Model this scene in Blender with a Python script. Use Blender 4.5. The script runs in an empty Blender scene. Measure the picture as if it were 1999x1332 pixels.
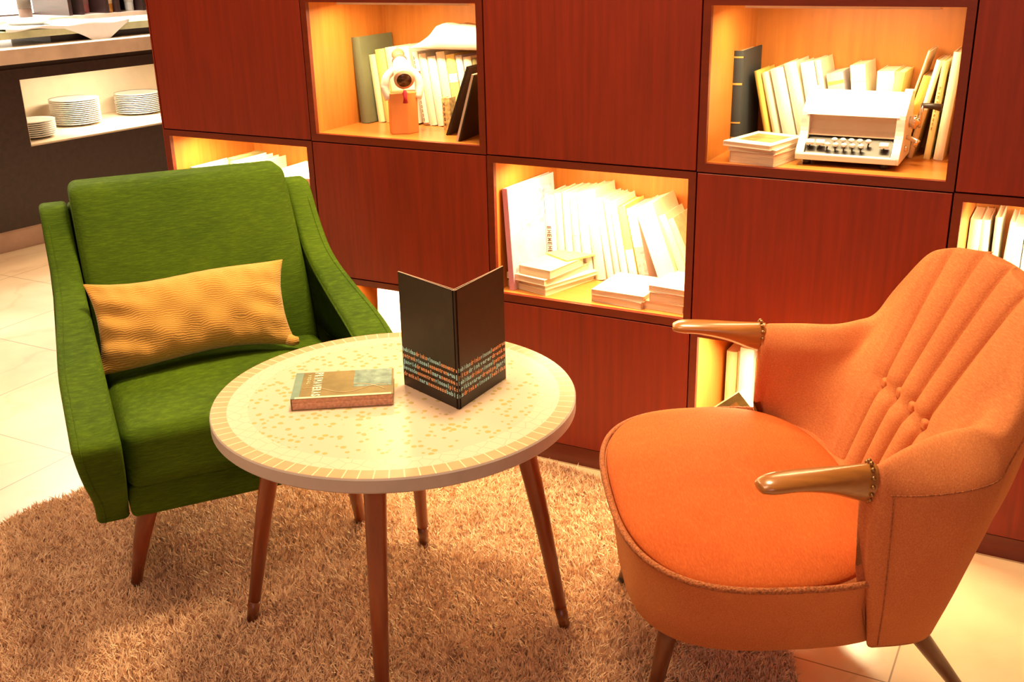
import bpy, bmesh, math, random
import numpy as np
from mathutils import Vector, Matrix
random.seed(7); rng = np.random.default_rng(11)
D = bpy.data; C = bpy.context.scene.collection
PI = math.pi; R = math.radians

# ------------------------------------------------------------------ camera
CAM = Vector((2.19870, -2.10877, 1.20156)); YAW, PITCH, ROLL, FPX = -0.4967, 0.3602, -0.0225, 2078.29
fwd = Vector((math.sin(YAW)*math.cos(PITCH), math.cos(YAW)*math.cos(PITCH), -math.sin(PITCH)))
rgt = Vector((math.cos(YAW), -math.sin(YAW), 0)); upv = rgt.cross(fwd)
r2 = rgt*math.cos(ROLL)+upv*math.sin(ROLL); u2 = -rgt*math.sin(ROLL)+upv*math.cos(ROLL)
cam = D.objects.new('camera', D.cameras.new('camera')); C.objects.link(cam)
m = Matrix((r2, u2, -fwd)).transposed().to_4x4(); m.translation = CAM; cam.matrix_world = m
cam.data.sensor_width = 36; cam.data.lens = FPX/1999*36; cam.data.clip_start = .02
bpy.context.scene.camera = cam

# ------------------------------------------------------------------ light and exposure
vs = bpy.context.scene.view_settings
vs.view_transform = 'Standard'; vs.look = 'None'; vs.gamma = 1; vs.exposure = 0.3
try: vs.use_curve_mapping = False
except Exception: pass
w = D.worlds.new('world'); bpy.context.scene.world = w; w.use_nodes = True
w.node_tree.nodes['Background'].inputs[0].default_value = (1, .72, .45, 1)
w.node_tree.nodes['Background'].inputs[1].default_value = .08
def area(name, loc, target, size, power, col, sy=None, spread=180):
    l = D.lights.new(name, 'AREA'); l.energy = power; l.color = col; l.size = size
    l.shape = 'RECTANGLE'; l.size_y = sy or size; l.spread = R(spread)
    o = D.objects.new(name, l); C.objects.link(o); o.location = loc
    o.rotation_euler = (Vector(target)-Vector(loc)).to_track_quat('-Z', 'Y').to_euler(); return o
area('ceiling_light', (1.25, -.25, 2.75), (1.1, -.55, 0), .5, 36, (1, .72, .37), spread=120)
area('ceiling_light_front', (.7, -2.0, 2.75), (.7, -1.5, 0), 1.2, 32, (1, .68, .38))
area('ceiling_light_bar', (-1.9, .4, 2.72), (-1.2, .3, 0), 1.2, 66, (1, .78, .50))
area('ceiling_light_back_bar', (-2.9, 1.9, 2.6), (-2.6, 1.6, .8), .8, 95, (1, .93, .8), spread=110)
area('camera_side_fill', (2.9, -3.8, 1.7), (1.3, -.6, .3), 1.6, 14, (1, .60, .58))  # pinkish fill light added on the camera side; no window is built

# ------------------------------------------------------------------ materials
def nodes(name):
    m = D.materials.new(name); m.use_nodes = True; nt = m.node_tree
    return m, nt, nt.nodes['Principled BSDF']
def ramp(nt, src, stops):
    r = nt.nodes.new('ShaderNodeValToRGB')
    while len(r.color_ramp.elements) < len(stops): r.color_ramp.elements.new(.5)
    for e, (p, c) in zip(r.color_ramp.elements, stops): e.position = p; e.color = (*c, 1)
    nt.links.new(src, r.inputs[0]); return r.outputs[0]
def noise(nt, scale, detail=4, mp=(1,1,1), rough=.55, coord='Object'):
    tc = nt.nodes.new('ShaderNodeTexCoord'); mpn = nt.nodes.new('ShaderNodeMapping'); mpn.inputs['Scale'].default_value = mp
    n = nt.nodes.new('ShaderNodeTexNoise'); n.inputs['Scale'].default_value = scale; n.inputs['Detail'].default_value = detail; n.inputs['Roughness'].default_value = rough
    nt.links.new(tc.outputs[coord], mpn.inputs[0]); nt.links.new(mpn.outputs[0], n.inputs[0]); return n.outputs[0]
def mixc(nt, fac, a, b, mode='MIX'):
    x = nt.nodes.new('ShaderNodeMix'); x.data_type = 'RGBA'; x.blend_type = mode
    for sock, v in ((x.inputs[0], fac), (x.inputs[6], a), (x.inputs[7], b)):
        if hasattr(v, 'is_output'): nt.links.new(v, sock)
        else: sock.default_value = v if not isinstance(v, tuple) else (*v, 1)
    return x.outputs[2]
def bump(nt, b, h, s, dist=.002):
    n = nt.nodes.new('ShaderNodeBump'); n.inputs['Strength'].default_value = s; n.inputs['Distance'].default_value = dist
    nt.links.new(h, n.inputs['Height']); nt.links.new(n.outputs[0], b.inputs['Normal'])
def mk(name, col, rough=.6, var=.12, scale=30, metal=0, mp=(1,1,1), sheen=0, bumps=0, coat=0, bdist=.001):
    m, nt, b = nodes(name)
    f = noise(nt, scale, 4, mp)
    c = ramp(nt, f, ((.25, tuple(x*(1-var) for x in col)), (.75, tuple(min(1, x*(1+var)) for x in col))))
    nt.links.new(c, b.inputs['Base Color']); b.inputs['Roughness'].default_value = rough; b.inputs['Metallic'].default_value = metal
    if sheen: b.inputs['Sheen Weight'].default_value = sheen; b.inputs['Sheen Roughness'].default_value = .4; b.inputs['Sheen Tint'].default_value = (*[min(1, x*1.6+.05) for x in col], 1)
    if coat: b.inputs['Coat Weight'].default_value = coat
    if bumps: bump(nt, b, f, bumps, bdist)
    return m
def velvet(name, dark, mid, light, mp, sheen=.35):
    m, nt, b = nodes(name)
    big = noise(nt, 5, 3); fine = noise(nt, 90, 5, mp, .7)
    a = ramp(nt, fine, ((.3, dark), (.52, mid), (.75, light)))
    c = mixc(nt, .35, a, ramp(nt, big, ((.35, mid), (.65, light))))
    nt.links.new(c, b.inputs['Base Color']); b.inputs['Roughness'].default_value = .85
    b.inputs['Sheen Weight'].default_value = sheen; b.inputs['Sheen Roughness'].default_value = .35; b.inputs['Sheen Tint'].default_value = (*light, 1)
    b.inputs['Specular IOR Level'].default_value = .15
    bump(nt, b, fine, .5, .0015); return m
def wood(name, a, b_, rough=.35, mp=(30, 30, 1.5), scale=3, coat=.2):
    m, nt, b = nodes(name)
    g = noise(nt, scale, 8, mp, .6); big = noise(nt, 2.2, 3)
    c = mixc(nt, ramp(nt, big, ((.3, (0, 0, 0)), (.7, (.5, .5, .5)))), ramp(nt, g, ((.3, a), (.7, b_))), tuple(x*.8 for x in b_))
    nt.links.new(c, b.inputs['Base Color']); b.inputs['Roughness'].default_value = rough; b.inputs['Coat Weight'].default_value = coat; b.inputs['Coat Roughness'].default_value = .3
    bump(nt, b, g, .08); return m
M = {}
M['panel'] = wood('red_mahogany_panel', (.155, .009, .0008), (.275, .018, .0015), .5, (26, 26, 1.2), coat=.05)
M['frame'] = wood('mahogany_edge', (.12, .011, .002), (.18, .018, .003), .4, (3, 26, 26), coat=.12)
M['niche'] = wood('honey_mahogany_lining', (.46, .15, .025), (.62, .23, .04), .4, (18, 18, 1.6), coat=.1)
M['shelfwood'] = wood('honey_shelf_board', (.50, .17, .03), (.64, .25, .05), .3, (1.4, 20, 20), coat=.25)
M['green'] = velvet('green_mohair', (.016, .036, .0012), (.044, .090, .0025), (.105, .185, .005), (.5, 1, 6))
M['orange'] = velvet('salmon_orange_velvet', (.42, .105, .042), (.58, .18, .068), (.76, .32, .115), (1, 5, 5), .45)
M['orange_seat'] = velvet('burnt_orange_velvet', (.33, .055, .012), (.46, .088, .018), (.60, .15, .036), (1, 5, 5), .35)
M['piping'] = mk('braided_piping', (.40, .12, .04), .9, .6, 260, bumps=1, bdist=.004)
M['legred'] = wood('reddish_turned_leg', (.20, .035, .010), (.30, .058, .014), .28, (30, 30, 3), coat=.5)
M['legdark'] = wood('dark_turned_leg', (.13, .035, .012), (.20, .055, .018), .3, (30, 30, 3), coat=.4)
M['armwood'] = wood('polished_walnut_arm', (.28, .10, .022), (.44, .17, .035), .16, (40, 3, 40), coat=.9)
M['brass'] = mk('antique_brass_nail', (.35, .20, .09), .35, .2, 40, metal=.9)
M['ferrule'] = mk('dark_foot_tip', (.05, .03, .02), .5)
M['chrome'] = mk('chrome', (.75, .68, .6), .18, .05, 20, metal=1)
M['white'] = mk('cream_enamel', (.86, .82, .76), .35, .03)
M['tan'] = mk('tan_enamel', (.62, .44, .30), .5, .05)
M['black'] = mk('black_card', (.020, .012, .008), .45, .25, 60)
M['blackp'] = mk('black_plastic', (.03, .02, .018), .4)
M['cardedge'] = mk('pale_card_edge', (.60, .42, .32), .8)
M['cyanink'] = mk('pale_blue_ink', (.45, .85, .95), .7, .1)
M['orangeink'] = mk('tan_orange_ink', (.85, .46, .24), .7, .1)
M['pages'] = mk('aged_page_edges', (.80, .62, .44), .9, .28, 14, mp=(1, 1, 45))
M['pages_v'] = mk('aged_page_edges_upright', (.85, .76, .58), .9, .12, 14, mp=(45, 1, 1))
M['porcelain'] = mk('white_porcelain', (.88, .86, .82), .2, .02)
M['cloth'] = mk('white_cloth', (.9, .9, .88), .9, .03)
M['marble'] = mk('pink_marble', (.78, .62, .52), .3, .18, 9, bumps=0)
M['darkwood'] = wood('dark_stained_wood', (.020, .011, .012), (.050, .022, .020), .4, (1.5, 14, 14), coat=.2)
M['greenslab'] = mk('greenish_stone_slab', (.52, .55, .34), .25, .4, 7)
M['lining'] = mk('pale_counter_lining', (.80, .68, .52), .5, .12, 6)
M['plinth'] = mk('pale_stone_plinth', (.62, .45, .36), .5, .15, 8)
M['wall'] = mk('cream_plaster', (.42, .30, .21), .9, .05, 6)
M['ceil'] = mk('white_ceiling', (.50, .42, .34), .9, .03)
M['rug'] = None
def rugmat():
    m, nt, b = nodes('shag_rug_pile')
    at = nt.nodes.new('ShaderNodeAttribute'); at.attribute_name = 'tuft'
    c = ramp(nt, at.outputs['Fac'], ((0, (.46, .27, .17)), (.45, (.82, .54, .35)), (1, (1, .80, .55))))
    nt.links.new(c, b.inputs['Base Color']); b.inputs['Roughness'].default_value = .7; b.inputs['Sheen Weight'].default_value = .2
    return m
M['rug'] = rugmat()
def floormat():
    m, nt, b = nodes('cream_marble_tiles')
    tc = nt.nodes.new('ShaderNodeTexCoord')
    mp = nt.nodes.new('ShaderNodeMapping'); mp.inputs['Location'].default_value = (-.042, .498, 0)
    nt.links.new(tc.outputs['Object'], mp.inputs[0])
    br = nt.nodes.new('ShaderNodeTexBrick'); br.offset = 0; br.inputs['Scale'].default_value = 1
    br.inputs['Brick Width'].default_value = .5; br.inputs['Row Height'].default_value = .5; br.inputs['Mortar Size'].default_value = .0018; br.inputs['Mortar Smooth'].default_value = .3
    nt.links.new(mp.outputs[0], br.inputs[0])
    w_ = nt.nodes.new('ShaderNodeTexWave'); w_.inputs['Scale'].default_value = 1.1; w_.inputs['Distortion'].default_value = 14; w_.inputs['Detail'].default_value = 6; w_.inputs['Detail Scale'].default_value = 1.6
    nt.links.new(mp.outputs[0], w_.inputs[0])
    n = noise(nt, 2.5, 6)
    base = ramp(nt, n, ((.3, (.68, .46, .29)), (.55, (.78, .60, .40)), (.75, (.85, .71, .50))))
    vein = ramp(nt, w_.outputs['Color'], ((.0, (.52, .36, .22)), (.05, (1, 1, 1))))
    c = mixc(nt, .16, base, vein, 'MULTIPLY')
    c = mixc(nt, br.outputs['Fac'], c, (.32, .20, .12))
    nt.links.new(c, b.inputs['Base Color']); b.inputs['Roughness'].default_value = .28; return m
M['floor'] = floormat()
def mosaicmat():
    m, nt, b = nodes('mosaic_table_top')
    L = nt.links.new
    def math_(op, a, b2=None, c=None):
        n = nt.nodes.new('ShaderNodeMath'); n.operation = op
        for i, v in enumerate((a, b2, c)):
            if v is None: continue
            if hasattr(v, 'is_output'): L(v, n.inputs[i])
            else: n.inputs[i].default_value = v
        return n.outputs[0]
    tc = nt.nodes.new('ShaderNodeTexCoord'); sp = nt.nodes.new('ShaderNodeSeparateXYZ'); L(tc.outputs['Object'], sp.inputs[0])
    r = math_('SQRT', math_('ADD', math_('MULTIPLY', sp.outputs[0], sp.outputs[0]), math_('MULTIPLY', sp.outputs[1], sp.outputs[1])))
    ang = math_('ARCTAN2', sp.outputs[1], sp.outputs[0])
    a1 = math_('FRACT', math_('MULTIPLY', ang, 84/(2*PI)))
    line = math_('LESS_THAN', math_('ABSOLUTE', math_('SUBTRACT', a1, .5)), .045)
    # centre: small irregular tiles, a share of them greenish yellow
    vo = nt.nodes.new('ShaderNodeTexVoronoi'); vo.inputs['Scale'].default_value = 76; vo.inputs['Randomness'].default_value = .6; L(tc.outputs['Object'], vo.inputs[0])
    sc = nt.nodes.new('ShaderNodeSeparateColor'); L(vo.outputs['Color'], sc.inputs[0])
    dot = math_('MULTIPLY', math_('GREATER_THAN', sc.outputs[0], .33), math_('LESS_THAN', vo.outputs['Distance'], .42))
    cen = mixc(nt, dot, (.68, .51, .40), mixc(nt, sc.outputs[1], (.52, .38, .14), (.46, .37, .17)))
    # pale belt of larger tiles
    vb = nt.nodes.new('ShaderNodeTexVoronoi'); vb.feature = 'DISTANCE_TO_EDGE'; vb.inputs['Scale'].default_value = 46; vb.inputs['Randomness'].default_value = .55; L(tc.outputs['Object'], vb.inputs[0])
    belt = mixc(nt, math_('LESS_THAN', vb.outputs['Distance'], .035), (.72, .57, .45), (.62, .47, .36))
    rim = mixc(nt, line, mixc(nt, noise(nt, 30), (.66, .33, .19), (.74, .41, .25)), (.80, .66, .45))
    c = mixc(nt, math_('GREATER_THAN', r, .245), cen, belt)
    c = mixc(nt, math_('GREATER_THAN', r, .279), c, rim)
    L(c, b.inputs['Base Color']); b.inputs['Roughness'].default_value = .25
    bump(nt, b, vb.outputs['Distance'], .05); return m
M['mosaic'] = mosaicmat()
M['tablerim'] = mk('grey_painted_rim', (.50, .44, .42), .5, .06)
M['mustard'] = None
def mustardmat():
    m, nt, b = nodes('mustard_crinkled_cotton')
    w_ = nt.nodes.new('ShaderNodeTexWave'); w_.bands_direction = 'Z'; w_.inputs['Scale'].default_value = 75; w_.inputs['Distortion'].default_value = 16; w_.inputs['Detail'].default_value = 5; w_.inputs['Detail Scale'].default_value = .35
    tc = nt.nodes.new('ShaderNodeTexCoord'); nt.links.new(tc.outputs['Object'], w_.inputs[0])
    c = ramp(nt, w_.outputs['Fac'], ((.1, (.52, .26, .042)), (.9, (.64, .34, .066))))
    nt.links.new(c, b.inputs['Base Color']); b.inputs['Roughness'].default_value = .9
    b.inputs['Sheen Weight'].default_value = .3; bump(nt, b, w_.outputs['Fac'], .35, .0015); return m
M['mustard'] = mustardmat()
_cm = {}
def cmat(name, col, rough=.65, var=.08, scale=25):
    if name not in _cm: _cm[name] = mk(name, col, rough, var, scale)
    return _cm[name]

# ------------------------------------------------------------------ mesh helpers
def link(o, parent=None):
    C.objects.link(o)
    if parent: o.parent = parent
    return o
def mesh(name, V, F, mat, parent=None, smooth=False, loc=None, rot=None):
    me = D.meshes.new(name); me.from_pydata([tuple(v) for v in V], [], F); me.update()
    if smooth:
        me.polygons.foreach_set('use_smooth', [True]*len(me.polygons))
    if mat: me.materials.append(mat)
    o = D.objects.new(name, me); link(o, parent)
    if loc: o.location = loc
    if rot: o.rotation_euler = rot
    return o
def frombm(name, bm, mat, parent=None, smooth=False, loc=None, rot=None, bevel=0, seg=2, auto=False):
    bmesh.ops.recalc_face_normals(bm, faces=bm.faces)
    if bevel: 
        es = [e for e in bm.edges if e.is_manifold and e.calc_face_angle(0) > .5]
        bmesh.ops.bevel(bm, geom=es, offset=bevel, segments=seg, affect='EDGES', profile=.6, clamp_overlap=True)
    me = D.meshes.new(name); bm.to_mesh(me); bm.free()
    if smooth: me.polygons.foreach_set('use_smooth', [True]*len(me.polygons))
    if mat: me.materials.append(mat)
    o = D.objects.new(name, me); link(o, parent)
    if loc: o.location = loc
    if rot: o.rotation_euler = rot
    return o
def bx(bm, x0, x1, y0, y1, z0, z1, mat=None):
    v = [bm.verts.new(p) for p in ((x0,y0,z0),(x1,y0,z0),(x1,y1,z0),(x0,y1,z0),(x0,y0,z1),(x1,y0,z1),(x1,y1,z1),(x0,y1,z1))]
    if mat is not None:
        for q in v: q.co = mat @ q.co
    for f in ((0,3,2,1),(4,5,6,7),(0,1,5,4),(1,2,6,5),(2,3,7,6),(3,0,4,7)): bm.faces.new([v[i] for i in f])
    return v
def boxo(name, x0, x1, y0, y1, z0, z1, mat, parent=None, bevel=.0, **k):
    bm = bmesh.new(); bx(bm, x0, x1, y0, y1, z0, z1); return frombm(name, bm, mat, parent, bevel=bevel, **k)
def prism(name, pts, a0, a1, axis, mat, parent=None, bevel=0, **k):
    """outline pts (p,q) extruded along axis from a0 to a1; axis x: (y,z), y: (x,z), z: (x,y)"""
    bm = bmesh.new(); mkp = {'x': lambda p, a: (a, p[0], p[1]), 'y': lambda p, a: (p[0], a, p[1]), 'z': lambda p, a: (p[0], p[1], a)}[axis]
    A = [bm.verts.new(mkp(p, a0)) for p in pts]; B = [bm.verts.new(mkp(p, a1)) for p in pts]
    bm.faces.new(A); bm.faces.new(B[::-1]); n = len(pts)
    for i in range(n): bm.faces.new((A[i], B[i], B[(i+1) % n], A[(i+1) % n]))
    return frombm(name, bm, mat, parent, bevel=bevel, **k)
def rbox(name, x0, x1, y0, y1, z0, z1, r, mat, parent=None, n=14, fn=None, loc=None, rot=None):
    """rounded soft box; fn(p, unit) deforms"""
    c = np.array([(x0+x1)/2, (y0+y1)/2, (z0+z1)/2]); h = np.array([(x1-x0)/2, (y1-y0)/2, (z1-z0)/2])
    t = [-1, -.985, -.95, -.9] if n >= 14 else [-1, -.95]
    ts = []
    for k in range(3):
        rr = min(r, h[k]*.98); e = 1-rr/h[k]
        edge = [1-(1-e)*(1-math.sin(a)) if False else e+(1-e)*q for q in (0, .35, .65, .87, 1)]
        mid = list(np.linspace(-e, e, n)); ts.append(sorted(set([round(-q, 6) for q in edge]+[round(q, 6) for q in mid]+[round(q, 6) for q in edge])))
    V = []; idx = {}; F = []
    def vid(u):
        key = tuple(round(float(q), 6) for q in u)
        if key not in idx:
            p = np.array(key)*h; inn = np.maximum(h-min(r, h.min()*.98), 0); q = np.clip(p, -inn, inn); d = p-q; L = np.linalg.norm(d)
            if L > 1e-9: p = q+d/L*min(r, h.min()*.98)
            p = p+c
            if fn: p = np.array(fn(p, np.array(key)))
            idx[key] = len(V); V.append(tuple(p))
        return idx[key]
    for ax in range(3):
        a, b = [i for i in range(3) if i != ax]
        for sgn in (-1, 1):
            for i in range(len(ts[a])-1):
                for j in range(len(ts[b])-1):
                    q = []
                    for (ii, jj) in ((i, j), (i+1, j), (i+1, j+1), (i, j+1)):
                        u = [0, 0, 0]; u[ax] = sgn; u[a] = ts[a][ii]; u[b] = ts[b][jj]; q.append(vid(u))
                    if (sgn > 0) == (ax == 1): q = q[::-1]
                    F.append(q)
    return mesh(name, V, F, mat, parent, True, loc, rot)
def tube(name, pts, rad, mat, parent=None, n=12, caps=True, flat=None, smooth=True, loc=None, rot=None, upref=(0, 0, 1)):
    """tube along pts; rad scalar or list; flat = list of (rx, ry) radii"""
    V = []; F = []; P = [Vector(p) for p in pts]; up = Vector(upref)
    for i, p in enumerate(P):
        t = (P[min(i+1, len(P)-1)]-P[max(i-1, 0)]).normalized()
        s = t.cross(up)
        if s.length < 1e-4: s = t.cross(Vector((1, 0, 0)))
        s.normalize(); u = s.cross(t)
        ra, rb = flat[i] if flat else ((rad[i], rad[i]) if hasattr(rad, '__len__') else (rad, rad))
        for k in range(n):
            a = 2*PI*k/n; V.append(p+s*(ra*math.cos(a))+u*(rb*math.sin(a)))
    for i in range(len(P)-1):
        for k in range(n): F.append((i*n+k, i*n+(k+1) % n, (i+1)*n+(k+1) % n, (i+1)*n+k))
    if caps: F.append(tuple(range(n))[::-1]); F.append(tuple((len(P)-1)*n+k for k in range(n)))
    o = mesh(name, V, F, mat, parent, smooth, loc, rot); return o
def lathe(name, prof, mat, parent=None, n=32, loc=None, rot=None, smooth=True):
    V = []; F = []
    for (r, z) in prof:
        for k in range(n): a = 2*PI*k/n; V.append((r*math.cos(a), r*math.sin(a), z))
    for i in range(len(prof)-1):
        for k in range(n): F.append((i*n+k, i*n+(k+1) % n, (i+1)*n+(k+1) % n, (i+1)*n+k))
    F.append(tuple(range(n))[::-1]); F.append(tuple((len(prof)-1)*n+k for k in range(n)))
    return mesh(name, V, F, mat, parent, smooth, loc, rot)
def tag(o, label=None, cat=None, group=None, kind=None):
    if label: o['label'] = label
    if cat: o['category'] = cat
    if group: o['group'] = group
    if kind: o['kind'] = kind
    return o
def thing(name, label, cat, loc=(0, 0, 0), rot=(0, 0, 0), group=None):
    o = D.objects.new(name, None); o.empty_display_size = .05; C.objects.link(o); o.location = loc; o.rotation_euler = rot
    return tag(o, label, cat, group)
def crom(P, n):
    """catmull-rom through control array P (k, dim) -> n samples"""
    P = np.array(P, float); k = len(P); E = np.vstack([2*P[0]-P[1], P, 2*P[-1]-P[-2]]); out = []
    for s in np.linspace(0, k-1, n):
        i = min(int(s), k-2); t = s-i; a, b, c, d = E[i], E[i+1], E[i+2], E[i+3]
        out.append(.5*((2*b)+(-a+c)*t+(2*a-5*b+4*c-d)*t*t+(-a+3*b-3*c+d)*t**3))
    return np.array(out)

# ------------------------------------------------------------------ lettering (built-in font, one mesh per ink)
_gl = {}
def glyph(ch):
    if ch not in _gl:
        cu = D.curves.new('g', 'FONT'); cu.body = ch; cu.size = 1; cu.resolution_u = 2; cu.offset = .035
        o = D.objects.new('g', cu); C.objects.link(o); bpy.context.view_layer.update()
        me = D.meshes.new_from_object(o.evaluated_get(bpy.context.evaluated_depsgraph_get()))
        V = [tuple(v.co) for v in me.vertices]; F = [tuple(p.vertices) for p in me.polygons]
        D.objects.remove(o); D.curves.remove(cu); D.meshes.remove(me)
        if V:
            xs = [v[0] for v in V]; x0, x1 = min(xs), max(xs); V = [((v[0]-x0)/max(x1-x0, .12) if x1-x0 > .2 else (v[0]-x0)/(x1-x0)*.45+.28, v[1]) for v in V]
        _gl[ch] = (V, F)
    return _gl[ch]
def letters(rows):
    """rows: list of (text, x, y, cell_w, height, fill) in a plane -> V (x, y), F"""
    V = []; F = []
    for (txt, x, y, cw, hh, fill) in rows:
        for i, ch in enumerate(txt):
            if ch == ' ': continue
            gv, gf = glyph(ch); o = len(V)
            V += [(x+cw*(i+(1-fill)/2+fill*v[0]), y+hh*v[1]) for v in gv]; F += [tuple(o+q for q in f) for f in gf]
    return V, F

# ------------------------------------------------------------------ room
CELL, Q, BASE, BX, BT, BB, DEP = .5, .34686, .0498, .0172, .0164, .0197, .334
def struct(o): o['kind'] = 'structure'; return o
struct(boxo('floor', -4.2, 4.4, -4.6, 4.2, -.08, 0, M['floor']))
struct(boxo('ceiling', -4.2, 4.4, -4.6, 4.2, 2.85, 2.93, M['ceil']))
struct(boxo('wall_left', -4.3, -4.2, -4.6, 4.2, 0, 2.85, M['wall']))
struct(boxo('wall_right', 4.4, 4.5, -4.6, 4.2, 0, 2.85, M['wall']))
struct(boxo('wall_back', -4.2, 4.4, 4.2, 4.3, 0, 2.85, M['wall']))
struct(boxo('wall_front', -4.2, 4.4, -4.7, -4.6, 0, 2.85, M['wall']))

# ------------------------------------------------------------------ bookcase wall
bc = thing('bookcase', 'long red mahogany bookcase with checkerboard of lit niches and closed panels', 'bookcase')
NC = 6; ztop = BASE+5*Q
zlev = lambda r: BASE+(4-r)*Q          # top of row r (row 3 lowest, rows 0 and -1 above the photo)
def opening(k, r): return (k*CELL+BX, (k+1)*CELL-BX, zlev(r)-Q+BB, zlev(r)-BT)
boxo('plinth', 0, NC*CELL, .006, DEP+.02, 0, BASE-.002, M['frame'], bc)
boxo('back_panel', 0, NC*CELL, DEP+.002, DEP+.02, BASE, ztop, M['panel'], bc)
boxo('side_panel', -.004, .0, 0, DEP+.02, 0, ztop, M['panel'], bc)
boxo('side_panel', NC*CELL, NC*CELL+.004, 0, DEP+.02, 0, ztop, M['panel'], bc)
boxo('top_board', -.004, NC*CELL+.004, 0, DEP+.02, ztop, ztop+.02, M['panel'], bc)
def lamp_niche(k, r, power):
    x0, x1, z0, z1 = opening(k, r)
    area('niche_lamp', ((x0+x1)/2, .075, z1-.012), ((x0+x1)/2, .10 if r < 3 else -.12, z0), .34, power, (1, .76, .38), .03)
for r in range(-1, 4):
    for k in range(NC):
        open_ = (k+r) % 2 == 0
        X0, X1, Z0, Z1 = k*CELL, (k+1)*CELL, zlev(r)-Q, zlev(r)
        x0, x1, z0, z1 = opening(k, r)
        if open_:
            g = .0008
            bm = bmesh.new()
            bx(bm, X0+g, x0, 0, .012, Z0+g, Z1-g); bx(bm, x1, X1-g, 0, .012, Z0+g, Z1-g)
            bx(bm, x0, x1, 0, .012, Z0+g, z0-.0005); bx(bm, x0, x1, 0, .012, z1, Z1-g)
            fr = frombm('niche_frame', bm, M['frame'], bc)
            bm = bmesh.new()
            bx(bm, X0+g, x0, .012, DEP, Z0+g, Z1-g); bx(bm, x1, X1-g, .012, DEP, Z0+g, Z1-g); bx(bm, x0, x1, .012, DEP, z1, Z1-g)
            bx(bm, x0, x1, DEP-.004, DEP, z0, z1)
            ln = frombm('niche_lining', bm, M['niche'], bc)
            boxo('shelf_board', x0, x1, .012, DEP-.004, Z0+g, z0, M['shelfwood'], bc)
            if 1 <= r <= 3 and k <= 4:
                boxo('lamp_strip', x0+.05, x1-.05, .055, .095, z1-.008, z1-.0005, M['white'], ln)
                lamp_niche(k, r, {1: 3.0, 2: 4.4, 3: 10.5}[r])
        else:
            boxo('closed_panel', X0+.0022, X1-.0022, 0, .018, Z0+.0022, Z1-.0022, M['panel'], bc, bevel=.0008, seg=1)

# ------------------------------------------------------------------ books
def book(kind, zb, xb, y, w, d, h, lean, cov, label, group, band=None, tx=None, soft=True):
    """upright book, spine to the room. xb = foot of the spine's left edge, lean > 0 tips its top to the left"""
    l = R(lean); px = xb if lean >= 0 else xb+w/math.cos(l)
    t = thing(kind, label, 'book', (px, y, zb), (0, -l, 0), group)
    a = 0 if lean >= 0 else -w; c = .0016 if soft else .0028; g = .001 if soft else .003
    cm = cmat(*cov) if isinstance(cov, tuple) else cov
    bm = bmesh.new(); n = 6
    # cover: rounded spine and two boards as one wrapped sheet
    outer = [(a, d)]+[(a+w*(i/n), .004-.004*math.sin(PI*i/n)) for i in range(n+1)]+[(a+w, d)]
    inner = [(a+w-c, d), (a+w-c, .006), (a+c, .006), (a+c, d)]
    pts = outer+inner
    cv = prism('cover', pts, 0, h, 'z', cm, t)
    boxo('page_block', a+c, a+w-c, .0062, d-g*2, g, h-g-.001, M['pages_v'], t)
    if band:
        for (z0, z1, bc_) in band:
            bmat = cmat(*bc_); 
            P = [(a+w*(i/n), .0036-.004*math.sin(PI*i/n)-.0004) for i in range(n+1)]
            prism('spine_band', P+[(q[0], q[1]+.0006) for q in P[::-1]], h*z0, h*z1, 'z', bmat, cv)
    if tx:
        s, z0, z1, hh, ink = tx
        V, F = letters([(s, 0, 0, (z1-z0)*h/len(s), hh*1.3, .75)])
        mesh('spine_lettering', [(a+w/2-hh/2+v[1]/1.3*1.0, -.0009, h*z1-v[0]) for v in V], F, cmat(*ink), cv)
    return t
def flatbook(kind, x, y, z, wx, dy, hz, yaw, cov, label, group, picture=None, tilt=0):
    """book lying flat, centre of its base at x, y, z; long side along local y"""
    t = thing(kind, label, 'book', (x, y, z), (0, R(tilt), R(yaw)), group)
    a, b = wx/2, dy/2; cm = cmat(*cov) if isinstance(cov, tuple) else cov
    c = .0015
    prism('cover', [(-a, 0), (a, 0), (a, c), (-a+c, c), (-a+c, hz-c), (a, hz-c), (a, hz), (-a, hz)], -b, b, 'y', cm, t)
    bm = bmesh.new(); n = 5; e = .002
    boxo('page_block', -a+c, a-e, -b+.0012, b-e, c, hz-c, M['pages'], t)
    if picture:
        x0, x1, y0, y1, pc = picture
        boxo('cover_picture', -a+wx*x0, -a+wx*x1, -b+dy*y0, -b+dy*y1, hz-.0002, hz+.0004, cmat(*pc), t)
    return t
ZB1, ZB2, ZB3 = zlev(1)-Q+BB, zlev(2)-Q+BB, zlev(3)-Q+BB
cream = ('cream_paper_cover', (.86, .78, .60)); white_ = ('white_paper_cover', (.88, .85, .78)); yel = ('yellowed_cover', (.85, .66, .22))
ivory = ('ivory_cover', (.84, .80, .66)); navy = ('faded_navy_cloth', (.035, .045, .055)); gold = ('gold_foil', (.62, .38, .10), .4)
sage = ('grey_green_cloth', (.15, .17, .10)); lav = ('lavender_cover', (.50, .46, .58)); red_ = ('red_cover', (.60, .07, .04)); ink = ('dark_ink', (.08, .05, .04))
orange_ = ('orange_cover', (.75, .30, .06)); blue_ = ('blue_cover', (.28, .42, .62)); olive = ('olive_cover', (.20, .17, .07)); green_ = ('pale_green_cover', (.60, .68, .38))
pink_ = ('pink_cover', (.62, .30, .42)); brown_ = ('brown_cover', (.35, .16, .07))
GB = 'books in the niche with the spyglass'
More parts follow.
